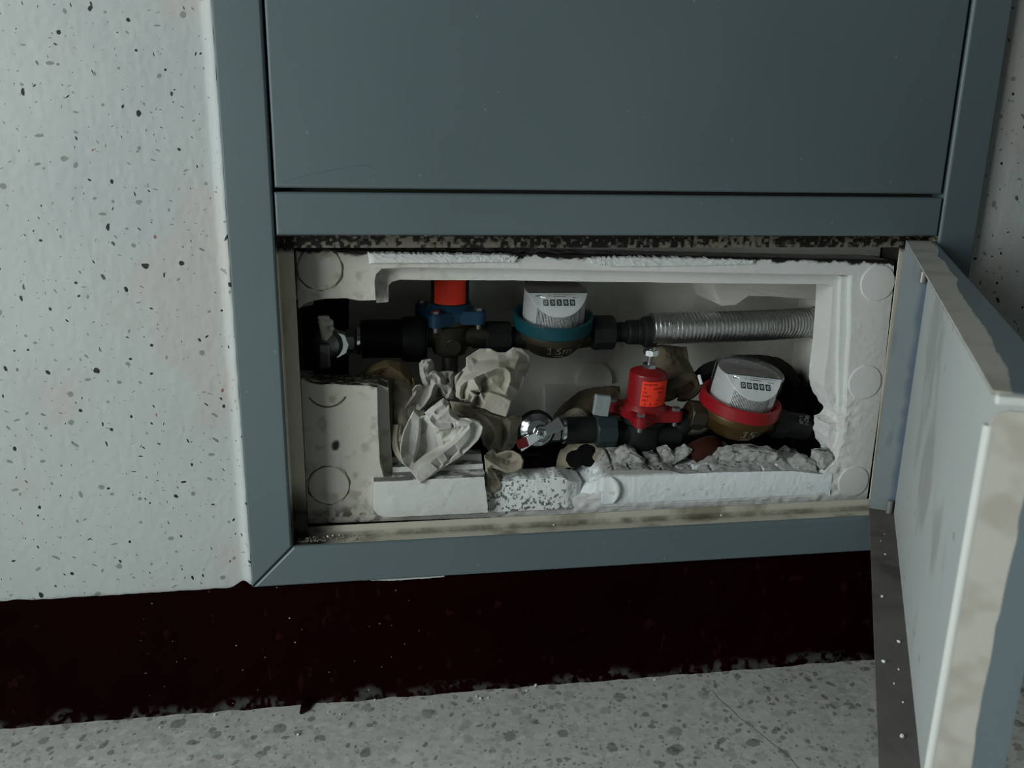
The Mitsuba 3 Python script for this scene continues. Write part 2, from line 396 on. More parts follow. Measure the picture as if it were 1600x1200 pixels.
put('wall_left', turn_end(ext(sbox(HALL_Y - 0.1, 0, 0.05, 2.5).difference(sbox(WIN[0], WIN[2], WIN[1], WIN[3])), 0, 0.12)), 'far_wall', smooth=False, kind='structure')
mid_ = (WIN[0] + WIN[1]) / 2
win = put('window_1', turn_end(ext(sbox(WIN[0], WIN[2], WIN[1], WIN[3]).difference(unary_union([sbox(WIN[0] + .04, WIN[2] + .04, mid_ - .02, WIN[3] - .04), sbox(mid_ + .02, WIN[2] + .04, WIN[1] - .04, WIN[3] - .04)])), 0.01, 0.05)), 'far_wall', smooth=False, kind='structure')
gx = END_X - 0.03
glass = trimesh.Trimesh([[gx, WIN[0] + .03, WIN[2] + .03], [gx, WIN[1] - .03, WIN[2] + .03], [gx, WIN[1] - .03, WIN[3] - .03], [gx, WIN[0] + .03, WIN[3] - .03]], [[0, 1, 2], [0, 2, 3]])
put('pane', glass, 'light_glass', win, smooth=False, emitter={'type': 'area', 'radiance': rgb(*WIN_L)})

# ---------------------------------------------------------------- steel meter cabinet
cab = thing('meter_cabinet', 'grey painted steel wall cabinet with a closed upper panel and an open lower door', 'cabinet')
ZB0, ZB1, ZR0, ZR1 = 0.1509, 0.1962, 0.5237, 0.5646
BV = 0.0035
def bar(poly, y0=0.0, y1=0.03):
    """A folded steel bar with rounded front edges: hull of inset front and full body."""
    P = Polygon(poly)
    a = ext(P.buffer(-BV, join_style=2), y0, y1); out = []
    for k in range(5):
        t = k / 4 * math.pi / 2
        out.append(ext(P.buffer(-BV * (1 - math.sin(t)), join_style=2), y0 + BV * (1 - math.cos(t)), y1))
    return tm_(manifold3d.Manifold.batch_hull(out)) if abs(P.convex_hull.area - P.area) < 1e-9 else tm_(sum(out[1:], out[0]))
put('stile', bar([(FX0, ZB0), (0.0, ZB1), (0.0, 1.34), (FX0, 1.34)]), 'grey_steel', cab, 20)
put('stile', bar([(0.7, ZB1), (FX1, ZB0), (FX1, 1.34), (0.7, 1.34)]), 'grey_steel', cab, 20)
put('bottom_rail', bar([(FX0 + 0.0012, ZB0), (FX1 - 0.0012, ZB0), (0.6990, ZB1), (0.0012, ZB1)]), 'grey_steel', cab, 20)
put('middle_rail', bar([(0.0016, ZR0), (0.6984, ZR0), (0.6984, ZR1), (0.0016, ZR1)], 0.0004), 'grey_steel', cab, 20)
put('top_rail', bar([(0.0016, 1.28), (0.6984, 1.28), (0.6984, 1.34), (0.0016, 1.34)], 0.0004), 'grey_steel', cab, 20)
# primer ledge under the opening and stop flange round it
stop = ext(sbox(0.0005, ZB1 - 0.03, 0.6995, 0.5235).difference(Polygon([(0.0150, 0.2085), (0.6745, 0.2085), (0.6695, 0.5095), (0.0150, 0.5095)])), 0.0215, 0.0235)
ledge = mf(bx(0.0008, 0.6992, 0.0046, 0.0240, ZB1 - 0.006, ZB1 + 0.0005)) + mf(bx(-0.0, 0.0012, 0.0035, 0.024, ZB1, 0.5235)) + mf(bx(0.6988, 0.7, 0.0035, 0.024, ZB1, 0.5235)) + mf(bx(0.0, 0.7, 0.0035, 0.024, 0.5228, 0.5240))
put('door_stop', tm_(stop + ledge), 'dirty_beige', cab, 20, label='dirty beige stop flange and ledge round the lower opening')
for b_ in ((-0.004, -0.001, 0.0236, 0.29, 0.168, 0.53), (0.701, 0.704, 0.0236, 0.29, 0.168, 0.53), (-0.001, 0.701, 0.0236, 0.29, 0.168, 0.172), (-0.001, 0.701, 0.0236, 0.29, 0.5265, 0.53), (-0.001, 0.701, 0.286, 0.29, 0.172, 0.5265)):
    put('inner_panel', bx(*b_), 'shell_dark', cab, 20)
# upper panel
UX0, UX1, UZ0 = 0.0022, 0.6968, 0.5682
panel = bar([(UX0, UZ0), (UX1, UZ0), (UX1, 1.2765), (UX0, 1.2765)], 0.0012, 0.022)
pk = put('access_panel', panel, 'grey_steel', cab, 20)
sc_ = [at(*q, 0.0011) for q in ((440, 285), (470, 276), (505, 268), (545, 261), (582, 263), (587, 268), (574, 274))]
put('paint_scratch', tube(sc_, [0.0002, 0.0005, 0.0004, 0.0005, 0.0002], 8, 60), 'grey_steel', pk, 30)
put('panel_shadow_sheet', bx(-0.003, 0.703, 0.0225, 0.026, ZR1 - 0.004, 1.285), 'shell_dark', cab, False)  # dark sheet added so the gaps round the panel show as shadow

x0, x1 = at(545, 912, 0.006)[0], at(694, 906, 0.006)[0]
put('bare_paint_strip', rough(mf(bx(x0, x1, 0.0050, 0.0110, ZB0 - 0.0034, ZB0 + 0.001)) ^ ext(Polygon([(x0, ZB0), (x0 + 0.02, ZB0 - 0.0015), (x0 + 0.05, ZB0 - 0.004), (x1, ZB0 - 0.003), (x1, ZB0 + .001), (x0, ZB0 + .001)]), 0, 0.02), 0.002, 0.0008, 300, 2), 'primer', cab, 30, label='bare cream paint showing under the bottom rail')
# lower door, swung open on its right edge
HX, HY, TH = 0.6985, 0.0050, 0.5241
DW, DD, DZ0, DZ1 = 0.6715, 0.0287, 0.1973, 0.5179
DE = np.array([-math.sin(TH), -math.cos(TH), 0.0]); DN = np.array([-math.cos(TH), math.sin(TH), 0.0])
def dpt(v):
    v = np.asarray(v, float)
    return np.array([HX, HY, 0]) + v[:, :1] * DE + v[:, 1:2] * DN + v[:, 2:] * np.array([0, 0, 1.0])
def dmesh(m, uvaxis=None):
    v = np.array(m.vertices); f = np.array(m.faces)
    q = trimesh.Trimesh(dpt(v), f, process=False)
    if uvaxis is None: return q
    t = trimesh.Trimesh(v, f, process=False); t.unmerge_vertices()
    return trimesh.Trimesh(dpt(t.vertices), t.faces, process=False), np.stack([t.vertices[:, uvaxis], t.vertices[:, 1]], 1)
SH = 0.0016
def door_out(p, n, uv):
    """Outside of the door's flanges: grey paint that ends in a wavy line, primer beyond."""
    w = 0.0135 + 0.0042 * (fbm(uv.x * 13, 3.0, 0.0, 2) - 0.5) * 2 + 0.0008 * (noise(uv.x * 120, 9.0) - 0.5)
    t = smoothstep(w - 0.0003, w + 0.0003, uv.y)
    grime = smoothstep(0.45, 0.7, fbm(p.x * 60, p.y * 60, p.z * 60, 3))
    prim = mix((0.40, 0.385, 0.34), (0.29, 0.27, 0.23), 0.7 * grime)
    return mix((0.110, 0.138, 0.152), prim, t)
mat('door_edge', tex(door_out), 0.5, spec=0.35)
def door_top(p, n, uv):
    w = 0.0035 + 0.0250 * uv.x + 0.0036 * (fbm(uv.x * 13, 3.0, 0.0, 2) - 0.5) * 2 + 0.0008 * (noise(uv.x * 120, 9.0) - 0.5)
    t = smoothstep(w - 0.0003, w + 0.0003, uv.y)
    grime = smoothstep(0.50, 0.75, fbm(p.x * 26, p.y * 26, 1.0, 3))
    return mix((0.110, 0.138, 0.152), mix((0.37, 0.36, 0.32), (0.27, 0.255, 0.215), 0.7 * grime), t)
mat('door_top', tex(door_top), 0.5, spec=0.35)
def door_in(p, n, uv):
    col = mix((0.29, 0.315, 0.315), (0.355, 0.375, 0.365), fbm(p.x * 5, p.y * 5, p.z * 4))
    sm = smoothstep(0.58, 0.74, fbm(p.x * 16 + 3, p.y * 16, p.z * 9, 3))
    col = mix(col, (0.19, 0.19, 0.18), 0.55 * sm)
    c, r = chips(p.y, p.z, 0.05, 0.30, 0.0015, 0.006, 1.6, 3)
    return mix(col, (0.20, 0.195, 0.18), 0.6 * c)
mat('door_inside', tex(door_in), 0.5, spec=0.35)
def hinge_paint(p, n, uv):
    col = mix((0.155, 0.180, 0.190), (0.205, 0.235, 0.246), fbm(p.z * 14, p.x * 14, 1.0))
    edge = smoothstep(0.011, 0.003, uv.y + 0.004 * (noise(uv.x * 90, 2.0) - 0.5))
    col = mix(col, (0.055, 0.085, 0.135), 0.75 * edge)
    return mix(col, (0.11, 0.14, 0.165), 0.5 * smoothstep(0.55, 0.72, fbm(p.z * 30, p.x * 120, 5.0)))
mat('hinge_paint', tex(hinge_paint), 0.45, spec=0.4)
def dusty(p, n, uv):
    col = mix((0.080, 0.074, 0.067), (0.125, 0.117, 0.105), fbm(p.x * 30, p.y * 30, 0.0))
    return mix(col, (0.035, 0.032, 0.028), 0.7 * smoothstep(0.55, 0.85, fbm(p.x * 28, p.y * 28, 4.0, 4)))
mat('dusty_primer', tex(dusty), 0.8, spec=0.2)
# sheet: outside grey, inside primer (two skins of one folded sheet)
door = put('hinged_door', dmesh(bx(0, DW, 0, SH * 0.5, DZ0, DZ1)), 'grey_steel', cab, 20, label='open lower door folded from sheet steel')
put('inside_skin', dmesh(bx(SH, DW - SH, SH * 0.5, SH, DZ0 + SH, DZ1 - SH)), 'door_inside', door, False, label='pale grey inner face of the open door')
def flange(name, m, axis, mat_, lab=None):
    q, uv = dmesh(m, axis)
    return put(name, q, mat_, door, False, uv=uv, label=lab)
flange('top_flange', bx(0.0, DW - 0.006, SH * .5, DD, DZ1 - SH * .6, DZ1), 0, 'door_top', 'top edge of the open door, half grey and half primer')
flange('top_flange_lining', bx(0.0, DW - 0.006, SH * .5, DD, DZ1 - SH, DZ1 - SH * .6), 0, 'dusty_primer')
flange('bottom_flange', bx(0.0, DW - 0.004, SH * .5, DD, DZ0, DZ0 + SH), 0, 'dusty_primer', 'dusty brown bottom edge of the open door')
flange('hinge_flange', bx(0.0, SH, SH * .5, DD, DZ0 + SH, DZ1 - SH), 2, 'hinge_paint', 'bluish hinge edge of the open door')
def rounded_flange():
    """The flange of the free edge, its lip rolled inward and its top corner rounded."""
    P = Polygon([(SH * .5, DZ0), (DD, DZ0), (DD, DZ1 - 0.0125), (DD - 0.002, DZ1 - 0.0080), (DD - 0.006, DZ1 - 0.0062), (SH * .5, DZ1 - 0.0062)])
    m = trimesh.creation.extrude_polygon(P, SH, engine='earcut')
    v = m.vertices
    m = trimesh.Trimesh(np.stack([DW - SH + v[:, 2], v[:, 0], v[:, 1]], 1), m.faces)
    if m.volume < 0: m.invert()
    return m
flange('free_flange', rounded_flange(), 2, 'door_edge', 'free edge of the open door, half grey and half primer')
put('rolled_lip', dmesh(rod((DW - 0.0022, DD - 0.0004, DZ0 + 0.001), (DW - 0.0022, DD - 0.0004, DZ1 - 0.0135), 0.0024, 16)), 'primer', door, 30, label='pale rolled lip of the free edge')
put('corner_weld', dmesh(rough(cat_([bx(DW - 0.007, DW - 0.0005, 0.001, DD - 0.001, DZ1 - 0.0046, DZ1 - 0.0006, 0.0012)]), 0.003, 0.0006, 300, 3)), 'primer', door, 30, label='whitish weld patch at the free top corner')
mat('worn_steel', (0.30, 0.29, 0.27), 0.45, 0.6)
for z0, z1 in ((DZ0 + 0.0005, DZ0 + 0.017), (DZ1 - 0.045, DZ1 - 0.032)):
    put('hinge_pin', dmesh(rod((0.0075, 0.0075, z0), (0.0075, 0.0075, z1), 0.0034, 20, 0.0006)), 'worn_steel', door, 30, label='small steel hinge pin')

# ---------------------------------------------------------------- broken foam meter box
fb = thing('foam_meter_box', 'broken white foam box filling the cabinet opening, its front torn open', 'foam box')
Y1, Y2, Y3 = 0.050, 0.066, 0.105
outer = trace([(462, 389), (700, 394), (1000, 400), (1398, 408), (1396, 450), (1380, 600), (1366, 700), (1355, 781), (1200, 792), (940, 803), (700, 811), (481, 819), (470, 600)], Y1)
openA = trace([(440, 500), (464, 486), (476, 474), (490, 470), (508, 467), (540, 466), (562, 470), (588, 469), (586, 441), (588, 429), (597, 420), (640, 418), (800, 420), (1000, 424), (1330, 430),
               (1329, 520), (1326, 560), (1322, 640), (1317, 690), (1306, 720), (1280, 745), (1200, 752), (960, 760), (900, 778), (860, 778), (800, 778), (765, 778), (720, 776), (660, 766), (600, 745), (594, 722),
               (591, 660), (590, 606), (575, 603), (545, 602), (520, 600), (500, 601), (484, 598), (472, 592), (440, 590)], Y1)
L1 = Polygon(outer).difference(Polygon(openA))
outer2 = trace([(590, 425), (1335, 432), (1330, 700), (1330, 752), (600, 752), (575, 603), (575, 590), (592, 474), (588, 440)], Y2)
openB = trace([(440, 490), (580, 474), (607, 472), (607, 446), (613, 440), (625, 437), (700, 438), (800, 438), (900, 440), (1000, 441), (1150, 443), (1292, 444), (1301, 449), (1300, 475), (1298, 505), (1294, 550), (1289, 585),
               (1288, 603), (1294, 622), (1302, 638), (1312, 650), (1308, 660), (1296, 664), (1295, 684), (1299, 700), (1307, 712), (1308, 735), (1300, 760), (620, 790), (612, 716), (609, 660), (607, 606), (590, 600), (440, 600)], Y2)
bigA = trace([(462, 389), (1398, 408), (1355, 781), (481, 819)], Y1)
L2 = Polygon(bigA).difference(Polygon(openB).union(Polygon(openA).buffer(0.0).intersection(Polygon(trace([(430, 470), (588, 470), (588, 600), (430, 600)], Y1)))))
def smooth_poly(P, r): return P.buffer(r).buffer(-2 * r).buffer(r)
L1 = smooth_poly(L1, 0.0010); L2 = smooth_poly(L2, 0.0010)
# the right column steps back in two more ribs
def column(px0, px1, y):
    return Polygon(trace([(px0, 432), (1340, 432), (1330, 700), (px0 - 2, 700), (px1, 560)], y)).difference(Polygon(openB))
rim = ext(L1.buffer(-0.0006), Y1, Y1 + 0.002) + ext(L1, Y1 + 0.0007, Y2 + 0.001) + ext(L2, Y2, Y3) + ext(column(1315, 1311, 0.058), 0.0585, Y2 + 0.01)
def torn(v):
    """More tearing along the broken right edge and the floor of the opening, less on the moulded skin."""
    q = np.asarray(v)
    right = np.clip((q[:, 0] - 0.585) / 0.03, 0, 1) * np.clip((0.36 - q[:, 2]) / 0.05, 0, 1) * np.clip((0.668 - q[:, 0]) / 0.02, 0, 1)
    low = np.clip((0.245 - q[:, 2]) / 0.02, 0, 1) * np.clip((q[:, 0] - 0.19) / 0.03, 0, 1) * np.clip((0.62 - q[:, 0]) / 0.03, 0, 1)
    edge = np.clip((q[:, 2] - 0.494) / 0.006, 0, 1) * 0.5
    return 0.10 + np.maximum(np.maximum(right, 0.7 * low), edge)
front = put('front_rim', rough(rim, 0.0030, 0.0030, 140, 4, torn), 'foam', fb, 35, label='moulded front rim, torn along the right and the bottom')
# proud torn strips of clean foam along the top of the rim
def strip(top, bottom, y, seed, n=170, m=22):
    """A proud strip of torn foam, its face a mass of small beads, its top edge ragged."""
    t = np.linspace(0, 1, n)
    P = np.stack([np.interp(t, np.linspace(0, 1, len(top)), [at(*q, y)[k] for q in top]) for k in (0, 2)], 1)
    Q = np.stack([np.interp(t, np.linspace(0, 1, len(bottom)), [at(*q, y)[k] for q in bottom]) for k in (0, 2)], 1)
    P[:, 1] += 0.0012 * (meshkit.fbm(np.stack([P[:, 0] * 400, t * 0, t * 0 + seed], 1), 3, seed) - 0.5) * 2
    u = np.linspace(0, 1, m)[None, :, None]
    XZ = P[:, None] * (1 - u) + Q[:, None] * u
    q3 = np.stack([XZ[..., 0], XZ[..., 0] * 0, XZ[..., 1]], -1)
    bead = np.abs(meshkit.noise(q3 * 420, seed) - 0.5) * 2
    rim = np.minimum(np.minimum(u[..., 0], 1 - u[..., 0]) * 6, np.minimum(t, 1 - t)[:, None] * 40).clip(0, 1)
    yy = y + 0.0045 * (1 - rim) ** 2 - 0.0011 * bead * rim - 0.0014 * (meshkit.fbm(q3 * 110, 3, seed) - 0.5)
    F = np.stack([XZ[..., 0], yy, XZ[..., 1]], -1); B = F.copy(); B[..., 1] = y + 0.008
    return closed_grid(F, B)
put('torn_strip', strip([(574, 394), (690, 395), (800, 397), (811, 400)], [(577, 413), (700, 413), (760, 411), (806, 411)], 0.0455, 3), 'clean_foam', front, 60, label='bright torn strip of clean foam')
put('torn_strip', strip([(916, 403), (960, 400), (1080, 402), (1184, 406)], [(926, 412), (960, 419), (1090, 417), (1182, 413)], 0.0470, 6), 'clean_foam', front, 60, label='bright torn strip of clean foam')
# round bosses
def boss(px, py, y, r, h=0.0035, flat=0.0, seed=0):
    c = at(px, py, y)
    pr = [(r, 0.0), (r, 0.70), (r - 0.0006, 0.86), (r - 0.0018, 0.90), (r * 0.6, 0.90), (0.0, 0.90)]
    return lathe([(a, b) for a, b in pr], (c[0], c[1] + 0.003, c[2]), (c[0], c[1] - h, c[2]), 56)
for px, py, r in ((500, 419, 0.0225), (514, 758, 0.0222), (1371, 442, 0.0212), (1351, 597, 0.0208), (1333, 752, 0.0200)):
    put('round_boss', boss(px, py, Y1, r, 0.0022), 'foam', front, 25)
    if px > 600: continue
    c = at(px, py, Y1)
    for a0, a1 in ((0.15, 2.3), (2.55, 4.1), (4.2, 6.2)):
        tt = np.linspace(a0 + px * 0.01, a1 + px * 0.01, 26)
        rr = r + 0.0007 + 0.0006 * np.sin(tt * 3 + px) + 0.0004 * np.sin(tt * 11)
        put('boss_groove', tube(np.stack([c[0] + rr * np.cos(tt), np.full(26, c[1] - 0.0001), c[2] + rr * np.sin(tt)], 1), [0.0002, 0.0007, 0.0009, 0.0005, 0.0002], 8, 60), 'groove_dirt', front, 30)
c = at(511, 606, Y1)
arc = [(c[0] + 0.0215 * math.cos(t), c[1] - 0.0004, c[2] + 0.0215 * math.sin(t)) for t in np.linspace(math.pi * 1.16, math.pi * 1.84, 12)]
put('boss_groove', tube(arc, 0.0008, 8, 30), 'groove_dirt', front, 30)
# box walls behind the rim
inner = mf(bx(0.004, 0.697, Y3 - 0.002, 0.282, 0.186, 0.505)) - mf(bx(0.018, 0.682, 0.05, 0.262, 0.203, 0.492))
inner = inner - ext(Polygon(trace([(400, 480), (500, 462), (545, 462), (545, 592), (470, 610), (400, 610)], 0.262)), 0.16, 0.3) - ext(Polygon(trace([(400, 480), (500, 462), (545, 462), (545, 596), (470, 600), (400, 600)], 0.10)), 0.03, 0.2)
hp = at(1262, 504, 0.213); inner = inner - mf(rod(hp - np.array([0.03, 0, 0]), (0.72, hp[1], hp[2]), 0.0225))
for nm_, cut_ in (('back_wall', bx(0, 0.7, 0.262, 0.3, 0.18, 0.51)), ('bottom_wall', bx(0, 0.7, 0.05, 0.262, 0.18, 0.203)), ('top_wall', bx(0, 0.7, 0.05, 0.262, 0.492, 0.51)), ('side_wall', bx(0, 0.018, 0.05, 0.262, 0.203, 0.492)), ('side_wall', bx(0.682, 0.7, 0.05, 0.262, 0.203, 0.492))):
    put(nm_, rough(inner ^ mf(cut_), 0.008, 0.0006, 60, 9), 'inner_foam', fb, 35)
def slab_at(poly, y0, y1, seed, amp=0.0008):
    return rough(ext(Polygon(trace(poly, y0)), y0, y1), 0.004, amp, 80, seed)
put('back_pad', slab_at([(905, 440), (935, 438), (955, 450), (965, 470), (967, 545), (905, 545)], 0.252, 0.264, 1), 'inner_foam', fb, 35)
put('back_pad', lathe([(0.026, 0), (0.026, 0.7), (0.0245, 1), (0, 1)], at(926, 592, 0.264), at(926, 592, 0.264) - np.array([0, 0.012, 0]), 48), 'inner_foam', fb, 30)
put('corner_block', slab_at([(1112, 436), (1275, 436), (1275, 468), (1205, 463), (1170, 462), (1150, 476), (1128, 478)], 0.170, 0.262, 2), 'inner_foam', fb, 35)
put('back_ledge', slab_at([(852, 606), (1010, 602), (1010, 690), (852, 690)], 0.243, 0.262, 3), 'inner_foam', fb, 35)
# rough sill left by the torn front, with its crumbling top
def sill():
    X = np.linspace(at(898, 790, 0.047)[0], at(1297, 780, 0.047)[0], 150)
    Yv = np.concatenate([[0.0490, 0.0494], np.linspace(0.0505, 0.125, 34)])
    x_cut = at(940, 760, 0.047)[0]
    G = np.zeros((len(X), len(Yv), 3)); B = np.zeros_like(G)
    for i, x in enumerate(X):
        for j, y in enumerate(Yv):
            G[i, j] = (x, y, 0)
    P = G.reshape(-1, 3) * np.array([1, 1, 1])
    n1 = meshkit.fbm(P * 70, 4, 5).reshape(len(X), -1) - 0.5
    n2 = meshkit.fbm(P * 230, 3, 15).reshape(len(X), -1) - 0.5
    cr = np.abs(meshkit.noise(P * 48, 31).reshape(len(X), -1) - 0.5)
    top_px = np.interp(X, [at(p, 735, 0.047)[0] for p in (940, 960, 1000, 1050, 1068, 1120, 1180, 1240, 1284)], [748, 737, 735, 737, 742, 739, 738, 737, 742])
    for i, x in enumerate(X):
        zt = at(800 + 0, 0, 0.047)  # placeholder for the depth plane
        px = np.interp(x, [at(900, 740, 0.047)[0], at(1284, 740, 0.047)[0]], [900, 1284])
        z0 = at(px, top_px[i], 0.047)[2]
        u = (Yv - Yv[0]) / (Yv[-1] - Yv[0])
        crest = np.interp(px, [940, 955, 980, 1005, 1030, 1060, 1090, 1115, 1160, 1210, 1222, 1240, 1262, 1284], [0.002, 0.008, 0.008, 0.003, 0.001, -0.004, -0.004, 0.004, 0.010, 0.007, -0.002, 0.003, 0.003, 0.0])
        z = z0 + crest * np.clip((u - 0.12) / 0.5, 0, 1) + (0.007 * n1[i] + 0.0034 * n2[i]) * np.clip(u * 14, 0.12, 1) - 0.006 * np.clip(0.05 - cr[i], 0, 1) / 0.05 * np.clip(u * 8, 0, 1)
        if x < x_cut:   # the torn left end slopes down to the floor of the box
            k = np.clip((x_cut - x) / (x_cut - X[0]), 0, 1)
            z = z * (1 - k) + (0.2105 + 0.003 * n2[i]) * k
            z += 0.006 * n1[i] * k
        G[i, :, 2] = z
        G[i, :, 1] += 0.0016 * n2[i] * np.clip(1 - u * 10, 0, 1) * (0.05 if x > x_cut else 2.5)
        if x < x_cut: G[i, :, 1] += 0.012 * np.clip((x_cut - x) / (x_cut - X[0]), 0, 1) * (1 - u)
    B = G.copy(); B[..., 2] = 0.2035
    # fuller front face
    rows = []
    for t in np.linspace(0, 1, 14)[1:-1]:
        r = G[:, :1].copy(); r[..., 2] = G[:, :1, 2] * (1 - t) + 0.2035 * t
        r[..., 1] += 0.0009 * (meshkit.fbm(r.reshape(-1, 3) * 60, 3, 8).reshape(len(X), 1) - 0.5)
        rows.insert(0, r)
    full = np.concatenate(rows + [G], 1)
    bot = full.copy(); bot[..., 2] = 0.2030; bot[:, :len(rows), 1] = G[:, :1, 1] + 0.02
    bot[..., 1] = np.maximum(bot[..., 1], 0.0)
    return closed_grid(full, bot)
put('torn_sill', sill(), 'broken_foam', fb, 40, label='broken lower edge with a crumbling grey top')
c = at(940, 770, 0.045)
arc = [(c[0] + 0.020 * math.sin(t), 0.0462, c[2] + 0.021 * math.cos(t) + 0.0005) for t in np.linspace(0.55, 2.35, 14)]
put('round_boss', tube(arc, [0.0010, 0.0028, 0.0034, 0.0028, 0.0010], 12, 40), 'clean_foam', fb, 40, label='crescent left of a broken round boss')
# low dirty strip in the middle of the sill
def low_strip():
    X = np.linspace(at(748, 790, 0.047)[0], at(914, 780, 0.047)[0], 110)
    u = np.linspace(0, 1, 26)
    G = np.zeros((len(X), len(u), 3))
    for j, t in enumerate(u):
        px = np.interp(X, [X[0], X[-1]], [748, 925])
        pr = np.stack([X * 90, X * 0 + t * 2.3, X * 0], -1)
        nn = meshkit.fbm(pr, 4, 3) - 0.5
        ztop = 0.2410 + 0.007 * nn - 0.010 * np.clip((X - X[-1] + 0.03) / 0.03, 0, 1)
        G[:, j, 0] = X
        G[:, j, 1] = 0.0462 + 0.008 * t + 0.0012 * nn + (0.03 * max(0, t - 0.86) / 0.14) + 0.014 * np.clip((X - X[-1] + 0.022) / 0.022, 0, 1) ** 1.5 * (1 + 1.2 * nn)
        G[:, j, 2] = 0.2045 + (ztop - 0.2045) * min(1, t / 0.86)
    B = G.copy(); B[..., 1] = 0.098; B[..., 2] = np.minimum(B[..., 2], 0.2360)
    return closed_grid(G, B)
put('low_sill', low_strip(), 'moldy_foam', fb, 40, label='low speckled strip of the broken bottom edge')
put('bottom_flange', rough(mf(bx(0.0152, 0.2360, 0.0485, 0.060, 0.2012, 0.2075)), 0.004, 0.0005, 120, 2), 'foam', fb, 30)

# loose stepped block leaning on the sill
def stepped_block():
    prof = [(0.0375, 0.2085), (0.0375, 0.2508), (0.0383, 0.2516), (0.0620, 0.2522), (0.0624, 0.2572), (0.0630, 0.2580), (0.0755, 0.2584), (0.0759, 0.2650), (0.0766, 0.2657), (0.0900, 0.2660), (0.0900, 0.2482), (0.0492, 0.2482), (0.0492, 0.2085)]
    P = Polygon(prof)
    x0, x1 = at(583, 775, 0.0375)[0], at(762, 775, 0.0375)[0]
    m = trimesh.creation.extrude_polygon(P, x1 - x0, engine='earcut')
    v = m.vertices
    q = trimesh.Trimesh(np.stack([x0 + v[:, 2], v[:, 0], v[:, 1]], 1), m.faces)
    if q.volume < 0: q.invert()
    keep = ext(Polygon(trace([(584, 730), (670, 690), (748, 680), (764, 806), (600, 808), (590, 804), (584, 796)], 0.0375)), 0.0, 0.0495) + ext(Polygon(trace([(613, 715), (752, 670), (757, 770), (613, 775)], 0.0625)), 0.0494, 0.2)
    return rough(mf(q) ^ keep, 0.0020, 0.0006, 130, 12)
blk = thing('foam_block', 'clean cut stepped foam block standing before the rags at the lower left of the opening', 'foam block')
put('block', stepped_block(), 'block_foam', blk, 35)
# broken lumps lying on the sill
def lump(px, y0, y1, seed, amp=0.0035):
    P = Polygon(trace(px, (y0 + y1) / 2)).buffer(0)
    a = ext(P.buffer(-0.0025), y0, y1) + ext(P, y0 + 0.004, y1 - 0.004)
    return rough(a, 0.0022, amp, 170, seed)
for px, y0, y1, s, lab in (
        ([(952, 734), (958, 722), (968, 703), (980, 698), (992, 704), (1003, 715), (1004, 728), (996, 736)], 0.068, 0.095, 1, 'pointed grey foam lump at the left end of the torn sill'),
        ([(1000, 722), (1006, 708), (1022, 706), (1032, 720), (1030, 730), (1006, 731)], 0.080, 0.100, 2, 'small foam lump right of the pointed lump on the torn sill'),
        ([(1030, 722), (1029, 702), (1042, 695), (1052, 707), (1072, 696), (1079, 700), (1070, 714), (1052, 724), (1040, 727)], 0.085, 0.103, 3, 'forked foam lump standing up from the middle of the torn sill'),
        ([(1110, 726), (1116, 710), (1140, 700), (1165, 697), (1205, 702), (1217, 710), (1214, 722), (1160, 727)], 0.075, 0.105, 4, 'long flat foam lump in front of the red-ringed meter'),
        ([(1232, 740), (1236, 722), (1252, 713), (1268, 718), (1272, 736), (1262, 745)], 0.055, 0.085, 5, 'rounded cracked foam lump in the right corner of the sill'),
        ([(1218, 708), (1228, 698), (1246, 706), (1250, 716), (1222, 718)], 0.115, 0.135, 6, 'dark foam lump behind the right corner of the sill'),
        ([(1272, 722), (1275, 706), (1292, 704), (1304, 722), (1300, 742), (1280, 744)], 0.052, 0.080, 7, 'foam lump wedged against the right column')):
    put('foam_lump', lump(px, y0, y1, s), 'grimy_foam', None, 40, lab, 'foam lump')

# ---------------------------------------------------------------- pipes, valves, meters
mat('chrome', (0.62, 0.65, 0.66), 0.16, 1.0)
mat('dull_chrome', (0.30, 0.31, 0.31), 0.38, 0.9)
mat('foil', (0.58, 0.60, 0.60), 0.36, 1.0, bump=lambda p, n, uv: fbm(p.x * 300, p.z * 300, p.y * 300), scale=0.0004)
mat('iron', (0.010, 0.011, 0.011), 0.55, spec=0.2)
mat('bronze', (0.035, 0.030, 0.018), 0.5, 0.4)
mat('brass', (0.085, 0.048, 0.014), 0.42, 0.6)
mat('red_paint', (0.20, 0.006, 0.009), 0.38, spec=0.4)
mat('red_plastic', (0.24, 0.006, 0.010), 0.35, spec=0.45)
mat('teal_plastic', (0.003, 0.050, 0.064), 0.40, spec=0.4)
mat('blue_paint', (0.006, 0.044, 0.090), 0.42, spec=0.4)
mat('red_label', (0.80, 0.045, 0.020), 0.6, spec=0.2)
mat('label_ink', (0.20, 0.004, 0.004), 0.6, spec=0.2)
mat('dial_white', (0.66, 0.70, 0.71), 0.5, spec=0.3)
mat('dial_grey', (0.20, 0.18, 0.185), 0.6, spec=0.2)
mat('ink', (0.010, 0.016, 0.018), 0.6, spec=0.2)
mat('red_rubber', (0.11, 0.007, 0.009), 0.45, spec=0.35)
scene['clear_plastic'] = {'type': 'thindielectric', 'int_ior': 1.49}
def serrated(p, n, uv):
    """Fine black serrations round the front of the counter drum; uv.x is the angle from the front."""
    front = smoothstep(0.80, 0.76, dr.abs(uv.x))
    line = smoothstep(-0.1, 0.25, dr.sin(uv.x * 130) + 0.5 * (noise(uv.x * 70, 1.0) - 0.5))
    side = smoothstep(0.5, 0.9, dr.sin(uv.x * 150)) * 0.35
    return mix(mix((0.46, 0.48, 0.48), (0.2, 0.2, 0.2), side), (0.022, 0.018, 0.022), front * line)
mat('drum', tex(serrated), 0.6, spec=0.2)

def local(M, m):
    m = m.copy(); m.apply_transform(M); return m

